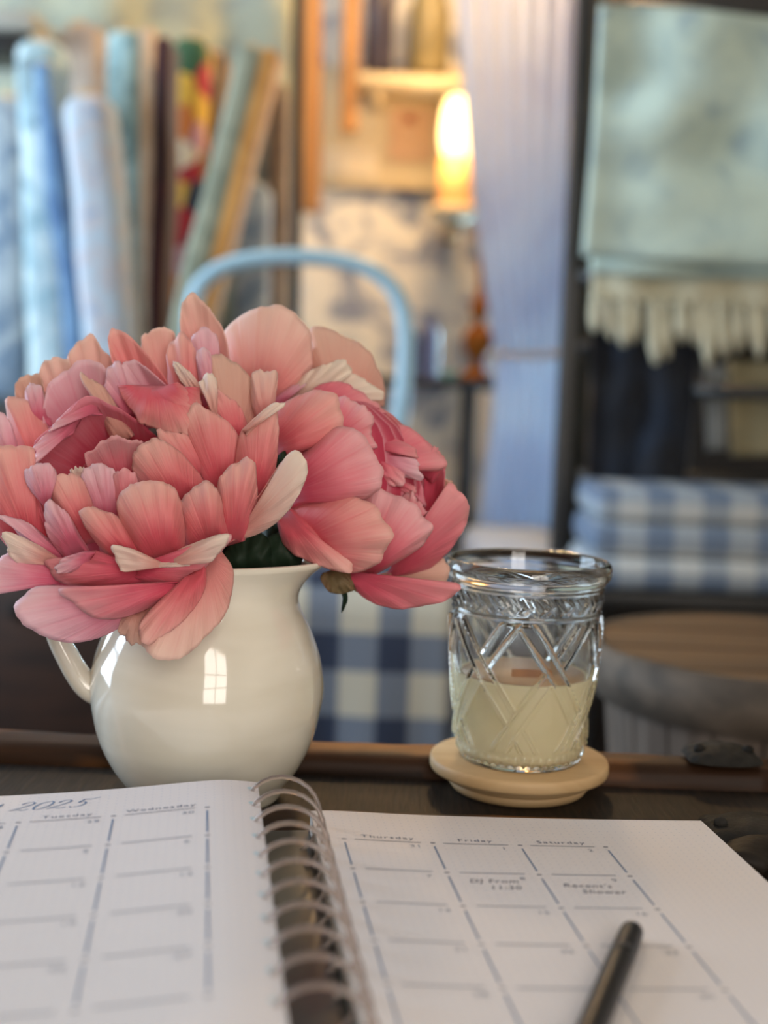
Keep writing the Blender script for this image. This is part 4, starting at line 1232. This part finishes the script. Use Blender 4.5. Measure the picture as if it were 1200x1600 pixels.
# console table with its small things
ct = atY(700, 592, 2.86)
con = tag(empty('console_table', (ct.x, ct.y + 0.12, FLOOR)), 'narrow black metal console table beside the white curtain', 'table')
x0, x1 = atY(440, 592, 2.86).x, atY(774, 592, 2.86).x
box('top', ((x0 + x1) / 2, ct.y + 0.13, ct.z - 0.011), (x1 - x0, 0.28, 0.022), m_black, con, 0.003)
lx = atY(733, 700, 2.86).x
for x in (x0 + 0.03, lx):
    for y in (ct.y + 0.02, ct.y + 0.24):
        box('leg', (x, y, (ct.z - 0.022 + FLOOR) / 2), (0.026 if y < ct.y + 0.1 else 0.02, 0.022, ct.z - 0.022 - FLOOR), m_black, con, 0.003)
box('stretcher', ((x0 + lx + 0.03) / 2, ct.y + 0.13, FLOOR + 0.20), (lx - x0, 0.016, 0.016), m_black, con, 0.003)
m_amber = plain('amber_turned_wood', srgb(176, 104, 34), 0.55, srgb(140, 78, 24), 12, spec=0.15)
cb = atY(745, 592, 2.92); u2 = px(2.92)
cs = tag(empty('candlestick', (cb.x, cb.y, ct.z)), 'amber turned candlestick with a round belly on the console table', 'candlestick')
cprof = [(0.5, 0), (27, 0), (28, 6), (24, 12), (12, 20), (9, 28), (14, 36), (22, 48), (24, 60), (20, 74), (11, 84), (8, 90), (13, 100), (15, 110), (11, 122), (6, 134), (5, 160), (7, 176), (4, 190), (4, 205), (10, 212), (12, 222), (9, 230), (0.5, 230)]
lathe('turned_column', smooth_profile([(a * u2, z * u2) for a, z in cprof], 90), (cb.x, cb.y, ct.z), m_amber, cs, 32)
bl = atY(664, 592, 2.90); u3 = px(2.90)
for k, (xx, w, h, mt, lab) in enumerate(((668, 32, 92, plain('slate_blue_glass', srgb(104, 112, 150), 0.35), 'slate-blue arched bottle on the console table'),
                                         (644, 22, 76, plain('charcoal_glass', srgb(66, 64, 68), 0.4), 'charcoal bottle just left of the slate-blue one on the console'))):
    bp_ = atY(xx, 592, 2.90)
    t = tag(empty('bottle', (bp_.x, bp_.y, ct.z)), lab, 'bottle')
    lathe('body', smooth_profile([(a * w * u3 / 2, z * h * u3) for a, z in [(0.02, 0), (0.9, 0), (1, 0.05), (1, 0.6), (0.85, 0.8), (0.45, 0.92), (0.35, 0.97), (0.3, 1.0), (0.02, 1.0)]], 30), (bp_.x, bp_.y, ct.z), mt, t, 28)
dp = atY(702, 592, 2.88)
tag(lathe('glass_dish', [(0.001, 0.002), (0.012, 0.0), (0.019, 0.006), (0.022, 0.016), (0.020, 0.016), (0.015, 0.006), (0.001, 0.004)], (dp.x, dp.y, ct.z), plain('sea_green_glass', srgb(150, 196, 176), 0.15), None, 28),
    'tiny sea-green glass dish between the bottle and the candlestick', 'dish')

# ---- white curtain and the dark post beside it
m_curtain = cloth('white_voile', srgb(226, 226, 232), srgb(216, 216, 226), None, 3, transl=0.45)
curtain = tag(empty('curtain', atY(820, 830, 2.66)), 'white gathered curtain tied in halfway, hanging beside the lamp', 'curtain')
loft('upper_drape', [(708, -60), (722, 120), (742, 330), (772, 556)], [(925, -60), (912, 120), (898, 330), (884, 556)], 2.66, m_curtain, curtain, 80, 30, 0.020, 7, thick=0.002)
loft('lower_drape', [(774, 556), (768, 650), (756, 740), (746, 832)], [(884, 556), (880, 650), (874, 740), (868, 832)], 2.66, m_curtain, curtain, 80, 24, 0.016, 6, thick=0.002, seed=0.5)
p0, p1 = atY(779, 553, 2.630), atY(882, 550, 2.630)
tube('tie_back', [p0 + Vector((0.012, 0.02, 0)), p0, p0.lerp(p1, 0.5) + Vector((0, -0.02, -0.006)), p1, p1 + Vector((-0.012, 0.02, 0))], 0.007, m_curtain, curtain, 10, 20)
m_greypost = plain('dark_grey_paint', srgb(74, 72, 64), 0.7, srgb(58, 56, 50), 6)
tag(beam('door_post', (934, -60), (894, 905), 34, 0.06, 2.55, m_greypost), 'dark grey-green painted post between the curtain and the blanket rack', 'post')

# ---- pale cloth-covered ottoman below the curtain
m_quilt = cloth('pale_grey_quilt', srgb(176, 184, 198), srgb(160, 170, 188), srgb(146, 156, 176), 10, (0.4, 0.6))
oz = -0.05
ob, of = atZ(835, 822, oz), atZ(835, 874, oz)
ox0, ox1 = atZ(738, 850, oz).x, atZ(888, 850, oz).x
ot = tag(empty('ottoman', ((ox0 + ox1) / 2, (ob.y + of.y) / 2, FLOOR)), 'low ottoman under a pale grey-blue quilt, below the curtain', 'ottoman')
box('quilt_cover', ((ox0 + ox1) / 2, (ob.y + of.y) / 2, oz - 0.08), (ox1 - ox0, ob.y - of.y, 0.16), m_quilt, ot, 0.02)
box('base', ((ox0 + ox1) / 2, (ob.y + of.y) / 2, (oz - 0.16 + FLOOR) / 2), (ox1 - ox0 - 0.03, ob.y - of.y - 0.03, oz - 0.16 - FLOOR), m_dark, ot, 0.004)

# ---- pale blue metal chair with a checked seat skirt
chY = 2.06
chair = tag(empty('metal_chair', atY(470, 900, 1.95)), 'pale blue tubular metal chair with a blue buffalo-check seat cover, facing us', 'chair')
chair.location.z = FLOOR
arch = [(300, 900), (298, 640), (301, 480), (328, 430), (385, 407), (465, 401), (555, 412), (610, 446), (632, 500), (632, 580), (622, 680), (612, 900)]
tube('back_hoop', [atY(x, y, chY) for x, y in arch], 0.0128, m_paleblue, chair, 14, 90)
sz = atY(560, 893, 1.72).z
m_check = checks('blue_buffalo_check', (srgb(204, 202, 188), srgb(122, 134, 152), srgb(52, 64, 90)), (0.0934, 0.1116), 0.46, (-atY(590, 1018, 1.72).x, -atY(613, 1050, 1.72).z))
xs0, xs1 = atY(262, 900, 1.72).x, atY(712, 900, 1.72).x
box('seat_cushion', ((xs0 + xs1) / 2, 1.93, sz - 0.02), (xs1 - xs0, 0.42, 0.045), m_check, chair, 0.018)
v, uv = [], []
n = 90
ring = [(xs0, 2.13), (xs0, 1.72), (xs1, 1.72), (xs1, 2.13)]
for j in range(8):
    for i in range(n):
        t = i / (n - 1) * 3
        k = min(int(t), 2); s = t - k
        x = ring[k][0] + (ring[k + 1][0] - ring[k][0]) * s
        y = ring[k][1] + (ring[k + 1][1] - ring[k][1]) * s
        w = 0.006 * math.sin(t * 19) * (j / 7)
        v.append((x + (w if k != 1 else 0), y - (w + 0.004 * j / 7 if k == 1 else 0), sz - 0.02 - 0.30 * j / 7))
sk = put('seat_skirt', pyd('seat_skirt', v, grid_faces(n, 8)), m_check, chair)
so = sk.modifiers.new('thickness', 'SOLIDIFY'); so.thickness = 0.003
for x in (xs0 + 0.03, xs1 - 0.03):
    for y in (1.75, 2.10):
        tube('leg', [(x, y, sz - 0.03), (x, y, FLOOR)], 0.0125, m_paleblue, chair, 12)

# ---- blanket rack on the right
RY = 1.95
rack = tag(empty('blanket_rack', atY(1100, 900, RY + 0.1)), 'black blanket rack at the right edge of the picture', 'rack')
rack.location.z = FLOOR
def rail(y, Yr, rad=0.012, xa=905, xb=1330):
    tube('rail', [atY(xa, y, Yr), atY(xb, y + 10, Yr)], rad, m_black, rack, 12)
rail(20, RY + 0.03, 0.018, 985); rail(432, RY + 0.06); rail(545, RY + 0.10); rail(610, RY + 0.02, 0.011, 1085); rail(745, RY + 0.12)
for xx in (908, 1330):
    a = atY(xx, -40, RY + 0.07); b_ = atY(xx - 30, 900, RY + 0.07)
    box('upright', ((a.x + b_.x) / 2, RY + 0.07, (a.z + FLOOR) / 2), (0.024, 0.03, a.z - FLOOR), m_black, rack, 0.003)
backp = plain('blackish_brown', srgb(46, 40, 36), 0.7, srgb(34, 30, 28), 5)  # mottled dark brown-black of the wardrobe
wd = tag(empty('wardrobe', atY(1150, 600, 2.5)), 'dark wardrobe standing behind the blanket rack', 'wardrobe')
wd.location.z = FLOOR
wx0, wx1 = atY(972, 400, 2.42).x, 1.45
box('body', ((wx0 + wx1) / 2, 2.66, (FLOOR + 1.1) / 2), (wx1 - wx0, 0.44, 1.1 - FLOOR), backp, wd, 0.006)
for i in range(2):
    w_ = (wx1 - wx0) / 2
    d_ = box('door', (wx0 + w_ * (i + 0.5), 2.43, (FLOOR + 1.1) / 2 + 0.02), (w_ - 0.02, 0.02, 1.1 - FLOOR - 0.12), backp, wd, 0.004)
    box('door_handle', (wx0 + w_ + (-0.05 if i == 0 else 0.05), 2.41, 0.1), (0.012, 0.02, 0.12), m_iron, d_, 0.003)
m_sagequilt = cloth('sage_floral_quilt', srgb(188, 206, 194), srgb(170, 190, 184), srgb(140, 162, 174), 15, (0.44, 0.62))
quilt = tag(empty('quilt', atY(1060, 430, RY)), 'pale sage quilt with a faint floral print over the top rail', 'quilt')
loft('front_fall', [(936, 8), (925, 200), (908, 400)], [(1330, 36), (1330, 220), (1330, 422)], RY - 0.02, m_sagequilt, quilt, 40, 24, 0.008, 2.2, wob=0.03, thick=0.010)
loft('under_layer', [(946, 30), (935, 250), (920, 428)], [(1330, 50), (1330, 250), (1330, 440)], RY + 0.012, m_sagequilt, quilt, 40, 24, 0.006, 2.0, wob=0.02, thick=0.010, seed=2)
m_throw = plain('cream_wool', srgb(206, 202, 178), 0.9, srgb(190, 184, 158), 40)
throw = tag(empty('fringed_throw', atY(1060, 520, RY + 0.04)), 'cream wool throw with a knotted fringe, hanging below the sage quilt', 'throw')
loft('cloth', [(930, 330), (926, 400), (922, 468)], [(1330, 350), (1330, 420), (1330, 486)], RY + 0.042, m_throw, throw, 40, 12, 0.006, 4, thick=0.006)
random.seed(4)
k = 0
x = 930
while x < 1290:
    w = random.uniform(13, 18)
    ln = random.uniform(62, 110) * (0.75 if x < 950 else 1)
    dx = random.uniform(-9, 9)
    a = atY(x, 458 + (x - 930) * 0.03, RY + 0.040); m_ = atY(x + dx * 0.4, 480 + ln * 0.45, RY + 0.030); e_ = atY(x + dx, 468 + ln, RY + 0.034)
    tube('tassel', [a, m_, e_], [w * px(RY) * 0.42, w * px(RY) * 0.62, w * px(RY) * 0.72, w * px(RY) * 0.30], m_throw, throw, 8, 8)
    x += random.uniform(17, 27)
m_navy = cloth('navy_wool', srgb(12, 28, 48), srgb(6, 14, 28), None, 6)
tag(loft('navy_blanket', [(922, 500), (920, 620), (914, 768)], [(1092, 510), (1088, 620), (1072, 772)], RY + 0.085, m_navy, None, 40, 20, 0.012, 2.4, wob=0.02, thick=0.012),
    'dark navy blanket hanging under the cream fringe', 'blanket')
m_khaki = cloth('khaki_linen', srgb(150, 140, 108), srgb(134, 126, 98), None, 8)
m_greycl = cloth('grey_linen', srgb(130, 136, 138), srgb(112, 118, 120), None, 8)
tag(loft('khaki_cloth', [(1138, 560), (1140, 640), (1142, 712)], [(1330, 566), (1330, 640), (1330, 708)], RY + 0.13, m_khaki, None, 24, 10, 0.006, 2, thick=0.008), 'khaki linen cloth hanging at the right edge behind the dark rail', 'cloth')
tag(loft('grey_cloth', [(1100, 570), (1102, 640), (1104, 704)], [(1132, 570), (1130, 640), (1130, 702)], RY + 0.12, m_greycl, None, 12, 10, 0.003, 1, thick=0.006), 'narrow grey cloth hanging between the navy blanket and the khaki cloth', 'cloth')
m_plaid = checks('blue_white_plaid', (srgb(186, 190, 190), srgb(146, 156, 166), srgb(100, 116, 138)), (0.075, 0.062), 0.5, (0.02, 0.01))
pz0 = atY(1060, 926, 1.78).z
plx0, plx1 = atY(921, 850, 1.78).x, atY(1330, 850, 1.78).x
plaid = tag(empty('plaid_throw', ((plx0 + plx1) / 2, 1.90, pz0)), 'folded blue and white plaid throw on the rack, below the navy blanket', 'throw')
ph = 160 * px(1.78)
for kk in range(3):
    box('fold', ((plx0 + plx1) / 2 + 0.004 * kk, 1.875 + 0.006 * kk, pz0 + ph * (kk + 0.5) / 3), (plx1 - plx0, 0.20, ph / 3 - 0.001), m_plaid, plaid, 0.014)
box('shelf', ((plx0 + plx1) / 2, 1.92, pz0 - 0.012), (plx1 - plx0 + 0.04, 0.30, 0.022), m_black, rack, 0.003)

# ---- bushel basket with a wooden lid, just behind the trunk
BX = atY(1203, 1015, 1.12)
m_stave = wood('grey_stave', srgb(74, 64, 56), srgb(110, 96, 84), 4, 2, 0.75, 0.4)
m_hoop = wood('grey_hoop', srgb(66, 58, 50), srgb(98, 86, 74), 4, 0, 0.75, 0.4)
m_lidw = wood('brown_lid', srgb(66, 48, 32), srgb(98, 72, 46), 5, 0, 0.6, 0.3)
bas = tag(empty('bushel_basket', (BX.x, BX.y, FLOOR)), 'round stave basket with a flat wooden lid, behind the trunk at the right', 'basket')
BR = 0.148
zt = BX.z
box('basket_stand', (BX.x, BX.y, (FLOOR + zt - 0.30) / 2), (0.2, 0.2, zt - 0.30 - FLOOR), m_dark, bas, 0.005)
for i in range(22):
    a = 2 * math.pi * i / 22
    nvv = 8
    v = []
    for j in range(nvv):
        t = j / (nvv - 1)
        z = zt - 0.010 - 0.288 * t
        rr = BR * (1 - 0.20 * t) - 0.006
        hw = math.pi / 22 * 0.94
        for dr in (0.0, -0.005):
            for sg in (-1, 0, 1):
                v.append((BX.x + (rr + dr - (0.0012 if sg else 0)) * math.cos(a + sg * hw), BX.y + (rr + dr - (0.0012 if sg else 0)) * math.sin(a + sg * hw), z))
    f = []
    for j in range(nvv - 1):
        b0, b1 = j * 6, (j + 1) * 6
        f += [(b0, b0 + 1, b1 + 1, b1), (b0 + 1, b0 + 2, b1 + 2, b1 + 1), (b0 + 3, b1 + 3, b1 + 4, b0 + 4), (b0 + 4, b1 + 4, b1 + 5, b0 + 5), (b0, b1, b1 + 3, b0 + 3), (b0 + 2, b0 + 5, b1 + 5, b1 + 2)]
    put('stave', pyd('stave', v, f), m_stave, bas, False)
def hoop(z0, z1, r0, r1, name='hoop'):
    lathe(name, [(r0 - 0.005, z0), (r0, z0), (r1, z1), (r1 - 0.005, z1), (r0 - 0.005, z0)], (BX.x, BX.y, 0), m_hoop, bas, 72, None, False)
hoop(zt - 0.042, zt + 0.004, BR - 0.001, BR + 0.003)
hoop(zt - 0.17, zt - 0.135, BR * 0.90, BR * 0.925)
for i in range(7):
    y0 = -BR + 0.004 + (2 * BR - 0.008) * i / 7; y1 = -BR + 0.004 + (2 * BR - 0.008) * (i + 1) / 7 - 0.0015
    v, n_ = [], 9
    for z in (zt - 0.004, zt + 0.003 + 0.001 * (i % 2)):
        for y in [y0 + (y1 - y0) * k / (n_ - 1) for k in range(n_)]:
            xx = math.sqrt(max(0.0004, (BR - 0.006) ** 2 - y * y))
            v += [(BX.x - xx, BX.y + y, z), (BX.x + xx, BX.y + y, z)]
    f = []
    o2 = 2 * n_
    for k in range(n_ - 1):
        f += [(2 * k, 2 * k + 1, 2 * k + 3, 2 * k + 2), (o2 + 2 * k, o2 + 2 * k + 2, o2 + 2 * k + 3, o2 + 2 * k + 1)]
        f += [(2 * k, 2 * k + 2, o2 + 2 * k + 2, o2 + 2 * k), (2 * k + 1, o2 + 2 * k + 1, o2 + 2 * k + 3, 2 * k + 3)]
    f += [(0, o2, o2 + 1, 1), (2 * n_ - 2, 2 * n_ - 1, o2 + 2 * n_ - 1, o2 + 2 * n_ - 2)]
    put('lid_plank', pyd('lid_plank', v, f), m_lidw, bas, False)
